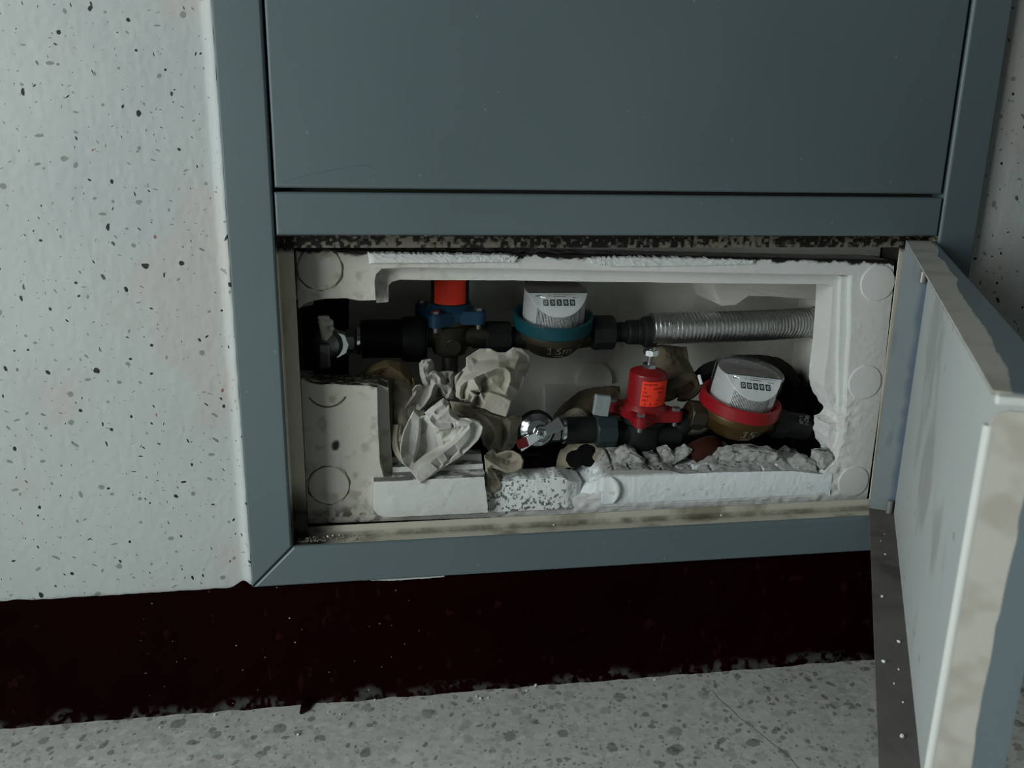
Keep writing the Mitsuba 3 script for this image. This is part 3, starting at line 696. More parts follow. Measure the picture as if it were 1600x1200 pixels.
def basis(c, up, spin=0.0):
    """A frame whose z is up and whose -y looks to the viewer's side, turned by spin about up."""
    up = np.asarray(up, float); up /= np.linalg.norm(up)
    x = np.array([1.0, 0, 0]); x = x - up * (x @ up); x /= np.linalg.norm(x)
    y = np.cross(up, x)
    c_, s_ = math.cos(spin), math.sin(spin)
    M = np.eye(4); M[:3, 0], M[:3, 1], M[:3, 2], M[:3, 3] = c_ * x + s_ * y, -s_ * x + c_ * y, up, c
    return M

Z3 = np.array([0, 0, 1.0])
def zl(profile, n=64):
    """A turned solid about z from (r, z) pairs."""
    z0, z1 = profile[0][1], profile[-1][1]
    pr = np.array(profile, float)
    if pr[0, 0] > 0: pr = np.vstack([[0, pr[0, 1]], pr])
    if pr[-1, 0] > 0: pr = np.vstack([pr, [0, pr[-1, 1]]])
    m = trimesh.creation.revolve(pr, sections=n)
    if m.volume < 0: m.invert()
    return m

def water_meter(label, c, up, spin, ring, body, digits, lid=False, cast=None):
    t = thing('water_meter', label, 'water meter')
    M = basis(c, up, spin)
    # ring: turned with a hollow middle
    pr = [(0.0430, -0.0165), (0.0492, -0.0165), (0.0500, -0.0155), (0.0500, -0.0012), (0.0490, 0.0), (0.0462, 0.0), (0.0456, -0.0012), (0.0440, -0.0016), (0.0434, -0.0030), (0.0430, -0.0165)]
    rg = trimesh.creation.revolve(np.array(pr), sections=80)
    if rg.volume < 0: rg.invert()
    put('ring', local(M, rg), ring, t, 30)
    bd = zl([(0.0, -0.054), (0.018, -0.0535), (0.030, -0.048), (0.0385, -0.038), (0.0418, -0.030), (0.0430, -0.0285), (0.0455, -0.0270), (0.0462, -0.0210), (0.0452, -0.0170), (0.041, -0.0165), (0.0, -0.0165)])
    a = lathe([(0.016, 0), (0.0135, 0.5), (0.0125, 0.8), (0.0125, 1)], (0.030, 0, -0.033), (0.066, 0, -0.033), 32)
    b = lathe([(0.016, 0), (0.0135, 0.5), (0.0125, 0.8), (0.0125, 1)], (-0.030, 0, -0.033), (-0.066, 0, -0.033), 32)
    bk = put('body', local(M, tm_(mf(bd) + mf(a) + mf(b))), body, t, 30)
    # counter drum: a cylinder cut by the slanting dial face
    R = 0.0385
    ang = np.linspace(-math.pi, math.pi, 121)
    def ztop(y): return np.clip(0.0185 + (y + 0.002) * 0.46, 0.001, 0.0125) if y > -0.002 else 0.0185 + (y + 0.002) * 0.46
    pts = np.array([(R * math.sin(q), -R * math.cos(q)) for q in ang])
    YC, ZC, SL = -0.0135, 0.0325, 0.84
    zt = np.array([ZC if y > YC else ZC + (y - YC) * SL for x, y in pts])
    v = np.vstack([np.c_[pts, np.full(len(ang), -0.010)], np.c_[pts, zt]]); n = len(ang)
    f = [(i, i + 1, n + i + 1) for i in range(n - 1)] + [(i, n + i + 1, n + i) for i in range(n - 1)]
    uv = np.stack([np.tile(ang, 2), v[:, 2]], 1)
    sk = trimesh.Trimesh(v, f, process=False); sk.apply_transform(M)
    dm = put('counter_drum', sk, 'drum', t, True, uv=uv)
    back = trimesh.creation.extrude_polygon(Polygon([((R - 0.0003) * math.cos(q), (R - 0.0003) * math.sin(q)) for q in np.linspace(math.asin(YC / R), math.pi - math.asin(YC / R), 70)]), 0.0022, engine='earcut'); back.apply_translation((0, 0, ZC - 0.0024))
    put('dial_back', local(M, back), 'dial_grey', t, 30, label='greyish pink back half of the dial')
    # slanting half disc plate
    th = math.atan(SL)
    HW = math.sqrt(R * R - YC * YC)
    ys = YC + (-R - YC) * (1 - np.cos(np.linspace(0, math.pi / 2, 34)))
    half = [(math.sqrt(max(0, (R + 0.0004) ** 2 - y * y)), (y - YC) / math.cos(th)) for y in ys]
    P = Polygon([(-x, y) for x, y in half] + half[::-1]).buffer(0)
    pm = trimesh.creation.extrude_polygon(P, 0.0016, engine='earcut')
    S = np.eye(4); S[:3, :3] = trimesh.transformations.rotation_matrix(th, [1, 0, 0])[:3, :3]; S[:3, 3] = (0, YC, ZC - 0.0006)
    pm.apply_transform(S)
    plate = put('dial_plate', local(M, pm), 'dial_white', t, 30, label='white half disc plate with a five digit counter')
    def onplate(m, x, y, z=0.0017):
        m = m.copy(); m.apply_translation((x, y, z)); return local(M @ S, m)
    for k in range(5):
        x = (k - 2) * 0.0082
        put('digit_window', onplate(bx(-0.0031, 0.0031, -0.0042, 0.0042, 0, 0.0003), x, -0.0135), 'ink', plate, False)
        tmn = meshkit.text_mesh(digits[k], 0.0047, 0.0002, bold=False)
        cc = (tmn.bounds[0] + tmn.bounds[1]) / 2
        tmn.apply_translation((-cc[0], -cc[1], 0))
        put('digit', onplate(tmn, x, -0.0135, 0.00205), 'dial_white', plate, False)
    put('edge_line', onplate(bx(-HW, HW, -0.0006, 0.0002, 0, 0.0002), 0, 0), 'ink', plate, False)
    rng = random.Random(len(digits) + int(digits))
    marks = []
    for x0, x1, y, h in ((-0.028, -0.021, -0.0045, 0.0018), (-0.013, -0.010, -0.0048, 0.0008), (-0.006, 0.008, -0.0055, 0.0010), (-0.006, 0.020, -0.0028, 0.0005), (0.017, 0.024, -0.0068, 0.0009)):
        x = x0
        while x < x1:
            w = rng.uniform(0.0004, 0.0011)
            marks.append(onplate(bx(x, x + w, y - h * rng.uniform(0.4, 1) / 2, y + h / 2, 0, 0.0002), 0, 0)); x += w + rng.uniform(0.0003, 0.0007)
    put('fine_print', cat_(marks), 'ink', plate, False)
    gl = zl([(0.0424, -0.004), (0.0424, 0.0345), (0.0415, 0.0372), (0.0395, 0.0388), (0.0, 0.0392)], 72)
    gl.update_faces(gl.face_normals[:, 2] > -0.9)
    put('clear_cover', local(M, gl), 'clear_plastic', t, 40, label='clear plastic dome over the dial')
    if lid:
        S2 = trimesh.transformations.translation_matrix((0, 0.046, 0.012)) @ trimesh.transformations.rotation_matrix(math.radians(72), [1, 0, 0])
        lm = zl([(0.0, 0.0), (0.044, 0.0), (0.046, 0.002), (0.046, 0.008), (0.0, 0.008)]); lm.apply_translation((0, 0.046, -0.004))
        put('flip_lid', local(M @ S2, lm), 'iron', t, 30, label='black lid flipped up behind the dial')
    if cast:
        tx = meshkit.text_mesh(cast, 0.0115, 0.0016); tx.apply_translation((-(tx.bounds[0][0] + tx.bounds[1][0]) / 2 + 0.003, 0, 0))
        v = tx.vertices.copy(); r0 = 0.0405
        q = v[:, 0] / r0
        zz = -0.0395 + v[:, 1]
        rr = np.interp(zz, [-0.05, -0.048, -0.038, -0.030, -0.0285], [0.026, 0.030, 0.0385, 0.0418, 0.043]) - 0.0003 + v[:, 2]
        tx.vertices = np.stack([rr * np.sin(q), -rr * np.cos(q), zz], 1)
        put('cast_lettering', local(M, tx), 'cast_worn', bk, False)
        put('cast_lettering', local(M, trimesh.creation.box((0.012, 0.001, 0.0012), transform=trimesh.transformations.translation_matrix((0.003, -0.0335, -0.0435)))), 'cast_worn', bk, False)
    return t, M
mat('cast_worn', (0.16, 0.155, 0.13), 0.5, 0.4)
def tilt(fwd, roll):
    return (math.sin(math.radians(roll)), -math.sin(math.radians(fwd)), math.cos(math.radians(fwd)))
m1, M1 = water_meter('water meter with a teal ring on the upper pipe', at(865, 489, 0.178), tilt(13, 0.5), 0.0, 'teal_plastic', 'bronze', '03188', True, '13m')
m2, M2 = water_meter('water meter with a red ring and brass body in the lower right of the box', at(1159, 618, 0.112), tilt(10, 8), 0.0, 'red_plastic', 'brass', '00588', False, '15')

def pt(M, *q): return (M @ np.array([*q, 1.0]))[:3]
def valve_ears(rot, r=0.0385, rc=0.0275, re=0.0085):
    g = [Point(0, 0).buffer(rc, 48)]
    for k in range(4):
        a = math.radians(rot + 90 * k); p = Point(r * math.cos(a), r * math.sin(a)).buffer(re, 24)
        g.append(unary_union([p, Point(0, 0).buffer(0.0245)]).convex_hull)
    return unary_union(g).buffer(0.007).buffer(-0.007)

def marks_of(count, h, r):
    """Blurred, unreadable small print: a run of small dark strokes."""
    out, x = [], 0.0
    for k in range(count):
        w = h * r.uniform(0.55, 0.8)
        out.append(bx(x, x + w * 0.32, 0, h * r.uniform(.7, 1), 0, 0.00015))
        out.append(bx(x + w * 0.55, x + w * 0.85, h * r.uniform(0, .3), h, 0, 0.00015))
        y = h * r.uniform(0.1, 0.8); out.append(bx(x, x + w * 0.85, y, y + h * 0.2, 0, 0.00015))
        x += w + h * 0.18
    return cat_(out)

def pressure_valve(label, c, up, cap_mat, flange_mat, body_mat, rot, cap_h, stud, lab0, lab1, lines, thick=0.0135):
    t = thing('pressure_valve', label, 'valve')
    M = basis(c, up)          # c: centre of the flange top
    P = valve_ears(rot)
    top = trimesh.creation.extrude_polygon(P.buffer(-0.0012), thick, engine='earcut'); mid = trimesh.creation.extrude_polygon(P, thick - 0.003, engine='earcut')
    top.apply_translation((0, 0, -thick)); mid.apply_translation((0, 0, -thick + 0.0015))
    cone = zl([(0.029, -0.003), (0.0265, 0.002), (0.0240, 0.006), (0.0, 0.006)])
    fl = put('flange', local(M, tm_(mf(top) + mf(mid) + mf(cone))), flange_mat, t, 30, label='four eared flange')
    for k in range(4):
        a = math.radians(rot + 90 * k); x, y = 0.0385 * math.cos(a), 0.0385 * math.sin(a)
        put('bolt', local(M, tm_(mf(nut((x, y, -0.0002), (x, y, 0.0035), 0.0055)) + mf(rod((x, y, -thick - 0.0065), (x, y, 0.0005), 0.0032, 16)))), 'dull_chrome', fl, 25, label='small grey bolt')
    rc = 0.0230
    put('cap', local(M, zl([(rc, 0.002), (rc, cap_h - 0.004), (rc - 0.0008, cap_h - 0.0018), (rc - 0.004, cap_h), (0.012, cap_h + 0.002), (0.008, cap_h + 0.004), (0, cap_h + 0.004)])), cap_mat, t, 30)
    def wrap(m, z0, r):
        v = m.vertices; q = v[:, 0] / rc
        return local(M, trimesh.Trimesh(np.stack([(r + v[:, 2]) * np.sin(q), -(r + v[:, 2]) * np.cos(q), z0 + v[:, 1]], 1), m.faces, process=False))
    a0, a1 = math.radians(lab0), math.radians(lab1)
    nq = 24
    G = np.zeros((nq + 1, 2, 3)); B = np.zeros_like(G)
    z0, z1 = 0.0075, cap_h - 0.0075
    for i, q in enumerate(np.linspace(a0, a1, nq + 1)):
        for j, z in enumerate((z0, z1)):
            G[i, j] = pt(M, (rc + 0.0004) * math.sin(q), -(rc + 0.0004) * math.cos(q), z); B[i, j] = pt(M, (rc - 0.0003) * math.sin(q), -(rc - 0.0003) * math.cos(q), z)
    lb = put('sticker', closed_grid(G, B), 'red_label', t, 30, label='bright red printed sticker')
    if lines:
        h = (z1 - z0) / 6.6; rr_ = random.Random(4)
        for i, row in enumerate(lines):
            ms = []
            for off, s_ in row:
                tx = marks_of(s_, h * 0.66, rr_); tx.apply_translation((a0 * rc + off - tx.bounds[0][0], 0, 0)); ms.append(tx)
            put('print_line', wrap(cat_(ms), z1 - (i + 1) * h * 1.05, rc + 0.00042), 'label_ink', lb, False)
    if stud:
        s0 = cap_h + 0.003
        st = put('adjusting_screw', local(M, cat_([rod((0, 0, s0), (0, 0, s0 + 0.024), 0.0030, 20)] + [trimesh.creation.torus(0.0029, 0.0005, 20, 6, transform=trimesh.transformations.translation_matrix((0, 0, s0 + 0.004 + 0.0014 * k))) for k in range(9)])), 'dull_chrome', t, 25, label='bare adjusting screw')
        put('lock_nut', local(M, nut((0, 0, s0 + 0.0005), (0, 0, s0 + 0.0055), 0.0088, 6, 0.2)), 'chrome', st, 20)
        put('screw_head', local(M, nut((0, 0, s0 + 0.0165), (0, 0, s0 + 0.0235), 0.0090, 6, 0.5)), 'chrome', st, 20)
    body = zl([(0.012, -0.062), (0.020, -0.058), (0.023, -0.050), (0.0235, -0.022), (0.028, -0.018), (0.028, -0.0134), (0, -0.0134)])
    arms = mf(body) + mf(rod((-0.048, 0, -0.036), (0.048, 0, -0.036), 0.0150, 28))
    put('body', local(M, tm_(arms)), body_mat, t, 30)
    return t, M
LINES = [[(0.0028, 4), (0.0135, 2)], [(0.003, 1), (0.0145, 5)], [(0.003, 2), (0.020, 3)], [(0.002, 4), (0.0225, 1)], [(0.002, 3), (0.0195, 2)], [(0.005, 1), (0.0115, 1), (0.018, 2)]]
pr1, R1 = pressure_valve('pressure reducing valve with blue flange, black cap and red sticker on the upper pipe', at(703, 479, 0.178), tilt(4, 0), 'iron', 'blue_paint', 'bronze', -31, 0.050, False, -58, 48, None, 0.0165)
pr2, R2 = pressure_valve('red pressure reducing valve with red sticker and bare screw beside the lower meter', at(1007, 634, 0.115), tilt(4, 2), 'red_paint', 'red_paint', 'iron', -23, 0.046, True, -34, 76, LINES)
# strainer plug under the upper valve
q = pt(R1, 0.003, -0.022, -0.045)
put('strainer_plug', cat_([rod(pt(R1, 0.003, -0.004, -0.040), q, 0.0105, 28, 0.001), lathe([(0.0070, 0), (0.0085, 0.25), (0.0085, 1.0)], q + np.array([0, 0.001, 0]), q + np.array([0, -0.004, 0]), 28), rod(pt(R1, 0, 0, -0.055), pt(R1, 0, -0.004, -0.083), 0.0100, 24, 0.001)]), 'bronze', pr1, 30)

# unions and pipes of the upper line
def piece(name, label, cat, meshes, m, smooth=25, group=None):
    return put(name, cat_(meshes), m, None, smooth, label, cat, group)
AX = lambda px, py, y=0.178: at(px, py, y)
k1 = thing('pipe_union', 'black union nut between the blue valve and the teal meter', 'pipe fitting')
put('nut', nut(AX(758, 527), AX(797, 527), 0.0205, 8, 0.39), 'iron', k1, 20); put('tail', rod(AX(738, 529), AX(760, 528), 0.0125), 'iron', k1, 25); put('tail', rod(AX(796, 527), AX(822, 527), 0.0130), 'iron', k1, 25)
k2 = thing('pipe_union', 'black octagonal union nut right of the teal meter', 'pipe fitting')
put('nut', nut(AX(924, 520), AX(958, 519), 0.0222, 8, 0.39), 'iron', k2, 20)
put('nipple', rod(AX(955, 519), AX(986, 519), 0.0128), 'iron', k2, 25)
put('coupling', cat_([lathe([(0.0150, 0), (0.0158, 0.06), (0.0158, 0.5), (0.0150, 0.54), (0.0158, 0.58), (0.0165, 1)], AX(979, 519), AX(1006, 519), 32), lathe([(0.0165, 0), (0.0198, 0.15), (0.0202, 1)], AX(1003, 519), AX(1021, 518), 32)]), 'iron', k2, 25)
def hose():
    p = np.array([at(1017, 513, 0.172), at(1080, 512, 0.176), at(1150, 510, 0.186), at(1215, 507, 0.200), at(1262, 504, 0.213), at(1300, 503, 0.2145)])
    n, per, cnt = 26, 7, 50
    S = per * cnt
    rr = []
    for i in range(S):
        k = (i % per) / (per - 1)
        rr.append(0.0203 * (0.962 + 0.038 * math.sin(math.pi * min(1, k * 1.15)) ** 0.6))
    m = tube(p, np.array(rr), n, S)
    v = np.array(m.vertices)
    m.vertices = v + m.vertex_normals * ((meshkit.noise(v * 330, 4) - 0.5) * 0.0012)[:, None]
    return m
put('flexible_hose', hose(), 'foil', None, 40, 'silver foil covered corrugated hose running to the right of the box', 'hose')
put('supply_pipe', cat_([tube([AX(566, 530, 0.185), AX(610, 529, 0.182), AX(668, 530, 0.178)], 0.0235, 24, 30), lathe([(0.026, 0), (0.028, 0.2), (0.028, 0.8), (0.026, 1)], AX(628, 530), AX(662, 530), 32)]), 'iron', None, 30, 'thick black insulated pipe left of the blue valve', 'pipe')

# stop valve at the far left of the upper line
sv = thing('stop_valve', 'dusty stop valve with a two armed handle at the left end of the upper pipe', 'valve')
def U(px, py, y=0.150): return at(px, py, y)
put('body', cat_([lathe([(0.0165, 0), (0.0185, 0.1), (0.0185, 0.7), (0.0150, 0.9), (0.009, 1)], U(514, 536, 0.170), U(509, 540, 0.140), 40)]), 'dull_chrome', sv, 30)
put('hex_collar', lathe([(0.0150, 0), (0.0195, 0.2), (0.0195, 0.8), (0.015, 1)], U(518, 538, 0.168), U(526, 539, 0.150), 8), 'chrome', sv, 15, label='faceted chrome collar')
put('stem', cat_([rod(U(524, 535, 0.165), U(546, 534, 0.168), 0.0075), ]), 'dull_chrome', sv, 30)
put('nut', nut(U(540, 533, 0.168), U(554, 533, 0.168), 0.0150, 6, 0.5), 'dull_chrome', sv, 20)
put('wall_flange', lathe([(0.013, 0), (0.0175, 0.3), (0.0165, 1.0)], U(556, 533, 0.168), U(563, 533, 0.168), 40), 'chrome', sv, 25, label='bright chrome flange ring')
mat('grey_rubber', (0.80, 0.79, 0.71), 0.7, spec=0.2)
hd = put('handle', rough(mf(cat_([bx(-0.0072, 0.0058, -0.005, 0.004, -0.032, -0.002, 0.0025)])), 0.003, 0.0005, 200, 1).apply_transform(trimesh.transformations.translation_matrix(U(508, 556, 0.136) + np.array([0, 0, 0.017]))), 'dull_chrome', sv, 30)
up_arm = manifold3d.Manifold.batch_hull([manifold3d.Manifold.sphere(0.0045, 16).translate(tuple(U(a, b, 0.134))) for a, b in ((503, 503), (515, 504), (508, 527), (514, 520))])
put('handle_grip', rough(up_arm + manifold3d.Manifold.batch_hull([manifold3d.Manifold.sphere(0.0022, 12).translate(tuple(U(a, b, 0.134))) for a, b in ((499, 496), (512, 496), (506, 510))]) + manifold3d.Manifold.sphere(0.0042, 20).translate(tuple(U(517, 513, 0.131))), 0.002, 0.0006, 260, 5), 'grey_rubber', sv, 40, label='pale worn plastic grip')

# chrome lever valve of the lower line
lv = thing('lever_valve', 'chrome lever valve with a red tipped handle at the left of the lower pipe', 'valve')
V = lambda px, py, y=0.095: at(px, py, y)
d = np.array([-0.10, -0.98, 0.18]); d /= np.linalg.norm(d)
c0 = V(838, 670, 0.105)
put('base_ring', lathe([(0.0200, 0), (0.0228, 0.15), (0.0228, 0.8), (0.0210, 1.0)], c0 - d * 0.004, c0 + d * 0.005, 48), 'iron', lv, 30, label='dark base ring')
put('bonnet', lathe([(0.0195, 0), (0.0202, 0.25), (0.0196, 0.45), (0.0150, 0.62), (0.0120, 0.70), (0.0120, 1.0)], c0 + d * 0.003, c0 + d * 0.016, 48), 'chrome', lv, 35)
e0 = V(846, 677, 0.086)
put('hub', lathe([(0.0100, 0), (0.0108, 0.3), (0.0100, 0.8), (0.0088, 1.0)], e0 - d * 0.006, e0 + d * 0.004, 40), 'chrome', lv, 35)
sc = put('screw', lathe([(0.0052, 0), (0.0062, 0.3), (0.0056, 0.75), (0.003, 1.0)], e0 + d * 0.004, e0 + d * 0.0072, 28), 'chrome', lv, 35)
Ms, _ = frame_to(e0 + d * 0.0064, e0 + d * 0.01)
put('cross_slot', cat_([local(Ms, bx(-0.0032, 0.0032, -0.0006, 0.0006, 0, 0.0012)), local(Ms, bx(-0.0006, 0.0006, -0.0032, 0.0032, 0, 0.0012))]).apply_transform(trimesh.transformations.rotation_matrix(0.7, d, e0)), 'ink', sc, False)
def arm(p, q, w0, w1, h):
    p, q = np.array(p), np.array(q); t = (q - p) / np.linalg.norm(q - p); s = np.cross(d, t); s /= np.linalg.norm(s)
    pts = [p + s * w0 + d * h, p - s * w0 + d * h, p + s * w0 - d * h, p - s * w0 - d * h, q + s * w1 + d * h, q - s * w1 + d * h, q + s * w1 - d * h, q - s * w1 - d * h]
    return tm_(manifold3d.Manifold.batch_hull([manifold3d.Manifold.sphere(0.0010, 12).translate(tuple(x)) for x in pts]))
hl = put('handle', cat_([arm(e0 + d * 0.001, V(811, 697, 0.080), 0.0040, 0.0062, 0.0016), arm(e0 + d * 0.001, V(876, 661, 0.083), 0.0042, 0.0070, 0.0018)]), 'chrome', lv, 20)
put('red_tip', arm(V(823, 690, 0.0775), V(809, 695, 0.0765), 0.0048, 0.0046, 0.0014), 'red_rubber', hl, 30, label='red plastic tip')
put('body', cat_([rod(c0, c0 - d * 0.03, 0.0165, 40), nut(V(858, 674, 0.115), V(873, 673, 0.115), 0.0150, 6, 0.5)]), 'dull_chrome', lv, 25)
put('wall_flange', lathe([(0.0130, 0), (0.0178, 0.3), (0.0165, 1)], V(874, 672, 0.115), V(882, 672, 0.115), 40), 'chrome', lv, 25, label='chrome flange ring')
lp = thing('connecting_pipe', 'black pipe with a union nut between the lever valve and the red valve', 'pipe')
put('run', tube([V(880, 673, 0.115), V(905, 672, 0.115), V(932, 671, 0.115)], 0.0165, 24, 20), 'iron', lp, 30)
mat('dark_teal', (0.018, 0.028, 0.032), 0.5, spec=0.3)
put('union_nut', nut(V(929, 672, 0.112), V(960, 671, 0.112), 0.0215, 8, 0.39), 'dark_teal', lp, 20)
tag_m = rough(mf(cat_([bx(-0.0095, 0.0095, -0.004, 0.004, -0.0125, 0.0125, 0.0012)])), 0.003, 0.0010, 150, 6)
tag_m.apply_transform(trimesh.transformations.rotation_matrix(0.12, [0, 1, 0])); tag_m.apply_translation(V(940, 633, 0.100))
put('tape_tag', tag_m, 'grey_tape', None, 35, 'crumpled silver grey tape patch standing left of the red valve', 'tape')
mat('grey_tape', (0.22, 0.25, 0.255), 0.5, spec=0.4)
k3 = thing('pipe_union', 'dark union nut between the red valve and the red-ringed meter', 'pipe fitting')
put('nut', nut(pt(M2, -0.063, 0, -0.033), pt(M2, -0.043, 0, -0.033), 0.0185, 8, 0.39), 'bronze', k3, 20)
put('tail', rod(pt(R2, 0.044, 0, -0.036), pt(M2, -0.060, 0, -0.033), 0.0130), 'iron', k3, 25)
k4 = thing('pipe_union', 'black coupling with a small printed tag right of the red-ringed meter', 'pipe fitting')
put('nut', nut(pt(M2, 0.050, 0, -0.033), pt(M2, 0.069, 0, -0.033), 0.0190, 8, 0.39), 'iron', k4, 20)
put('coupling', rod(pt(M2, 0.069, 0, -0.033), pt(M2, 0.100, 0, -0.0345), 0.0165), 'iron', k4, 25)
tg = at(1256, 660, 0.105)
put('printed_tag', bx(tg[0] - 0.0065, tg[0] + 0.0065, tg[1], tg[1] + 0.0008, tg[2] - 0.0085, tg[2] + 0.0085), 'tag_grey', k4, False, label='small printed grey tag')
mat('tag_grey', tex(lambda p, n, uv: mix((0.10, 0.105, 0.10), (0.008, 0.008, 0.008), smoothstep(0.46, 0.52, noise(p.x * 620, p.z * 620)))), 0.6, spec=0.2)
put('rusty_pipe', tube([at(1078, 716, 0.10), at(1094, 706, 0.105), at(1112, 700, 0.12)], 0.0155, 24, 24), 'rust', None, 30, 'rust red pipe end below the dark union nut', 'pipe')
mat('rust', (0.045, 0.012, 0.007), 0.55, spec=0.25)
put('white_peg', rod(at(1092, 586, 0.12), at(1096, 600, 0.12), 0.0020, 12, 0.0003), 'dial_white', None, 30, 'small white plastic peg left of the red-ringed meter', 'peg')

# ---------------------------------------------------------------- rags stuffed round the pipes
def sheet(rows, th=0.0022, n=46, crumple=0.0016, seed=0, freq=75):
    """A cloth panel through rows of control points (px, py, depth), of thickness th."""
    C = np.array([[at(*q) for q in r] for r in rows])
    a, b = C.shape[:2]
    u, v = np.linspace(0, 1, a), np.linspace(0, 1, b)
    U = np.linspace(0, 1, n)
    G = np.stack([RectBivariateSpline(u, v, C[..., k], kx=min(3, a - 1), ky=min(3, b - 1))(U, U) for k in range(3)], -1)
    N = np.cross(np.gradient(G, axis=0), np.gradient(G, axis=1)); N /= np.linalg.norm(N, axis=2, keepdims=True) + 1e-12
    if N[..., 1].mean() > 0: N = -N
    P = G.reshape(-1, 3)
    d = (np.abs(meshkit.fbm(P * freq, 3, seed) - 0.5) * 2.2 - 0.5).reshape(n, n, 1)
    G = G + N * d * crumple
    return mf(closed_grid(G + N * th / 2, G - N * th / 2))

def fold(pts, w, th, crumple=0.0012, seed=0, n=32, samples=56, freq=90, twist=0.0):
    """A folded strip of cloth: a flattened roll through control points (px, py, depth), w wide, th thick."""
    p = np.array([at(*q) for q in pts])
    tck, _ = splprep(p.T, s=0, k=min(3, len(p) - 1))
    s = np.linspace(0, 1, samples); c = np.array(splev(s, tck)).T
    t = np.gradient(c, axis=0); t /= np.linalg.norm(t, axis=1, keepdims=True)
    V = c - CAM; V /= np.linalg.norm(V, axis=1, keepdims=True)
    A = np.cross(t, V); A /= np.linalg.norm(A, axis=1, keepdims=True); B = np.cross(t, A)
    ww = np.interp(s, np.linspace(0, 1, len(np.atleast_1d(w))), np.atleast_1d(w)); tt = np.interp(s, np.linspace(0, 1, len(np.atleast_1d(th))), np.atleast_1d(th))
    h = n // 2
    a_ = np.concatenate([np.linspace(1, -1, h, endpoint=False), np.linspace(-1, 1, h, endpoint=False)])
    side = np.concatenate([-np.ones(h), 0.35 * np.ones(h)])
    lens = side * (1 - np.abs(a_) ** 1.7) + np.where(side < 0, 0.22 * np.exp(-((a_ - 0.3) / 0.14) ** 2) + 0.16 * np.exp(-((a_ + 0.45) / 0.16) ** 2), 0) - 0.12 * np.where(side < 0, 1, -1)
    v = c[:, None] + (ww[:, None] * a_)[..., None] * A[:, None] - (tt[:, None] * lens)[..., None] * np.sign((B * -V).sum(1))[:, None, None] * B[:, None] * 1.0
    v = v.reshape(-1, 3)
    f = []
    for i in range(samples - 1):
        for j in range(n):
            q0, q1, q2, q3 = i * n + j, i * n + (j + 1) % n, (i + 1) * n + (j + 1) % n, (i + 1) * n + j
            f += [(q0, q1, q2), (q0, q2, q3)]
    v = np.vstack([v, c[0], c[-1]]); k0, k1 = len(v) - 2, len(v) - 1
    for j in range(n): f += [(k0, (j + 1) % n, j), (k1, (samples - 1) * n + j, (samples - 1) * n + (j + 1) % n)]
    m = trimesh.Trimesh(v, f, process=False)
    if m.volume < 0: m.invert()
    nn = m.vertex_normals
    m.vertices = m.vertices + nn * ((np.abs(meshkit.fbm(m.vertices * freq, 3, seed) - 0.5) * 2 - 0.35) * crumple)[:, None]
    return mf(m)

def cloth_mat(name, c0, c1, stain=(0.10, 0.075, 0.05), amt=0.5):
    def fn(p, n, uv):
        col = mix(c0, c1, fbm(p.x * 40, p.z * 40, p.y * 40, 3))
        return mix(col, stain, amt * smoothstep(0.50, 0.75, fbm(p.x * 25 + 3, p.z * 25, p.y * 25, 3)))
    mat(name, tex(fn), 0.9, spec=0.1, bump=lambda p, n, uv: noise(p.x * 1500, p.z * 1500, p.y * 1500) + 2 * fbm(p.x * 120, p.z * 120, p.y * 120), scale=0.0003)
cloth_mat('cloth_white', (0.385, 0.38, 0.345), (0.50, 0.50, 0.465), (0.22, 0.20, 0.155), 0.5)
cloth_mat('cloth_grey', (0.30, 0.29, 0.26), (0.38, 0.37, 0.335))
cloth_mat('cloth_cream', (0.37, 0.355, 0.305), (0.45, 0.435, 0.375), (0.22, 0.18, 0.12), 0.5)
cloth_mat('cloth_beige', (0.24, 0.215, 0.165), (0.32, 0.295, 0.235))
cloth_mat('cloth_brown', (0.105, 0.085, 0.058), (0.15, 0.125, 0.088), (0.06, 0.045, 0.03))
cloth_mat('cloth_ochre', (0.20, 0.155, 0.085), (0.26, 0.205, 0.12), (0.08, 0.055, 0.03))
cloth_mat('cloth_dark', (0.010, 0.0095, 0.009), (0.018, 0.017, 0.016), (0.006, 0.006, 0.006))

def rag(label, pieces, m):
    u = manifold3d.Manifold()
    for q in pieces: u = u + q
    best = max(u.decompose(), key=lambda q: q.volume()) if len(u.decompose()) > 1 else u
    return put('rag', tm_(u), m, None, 50, label, 'rag')

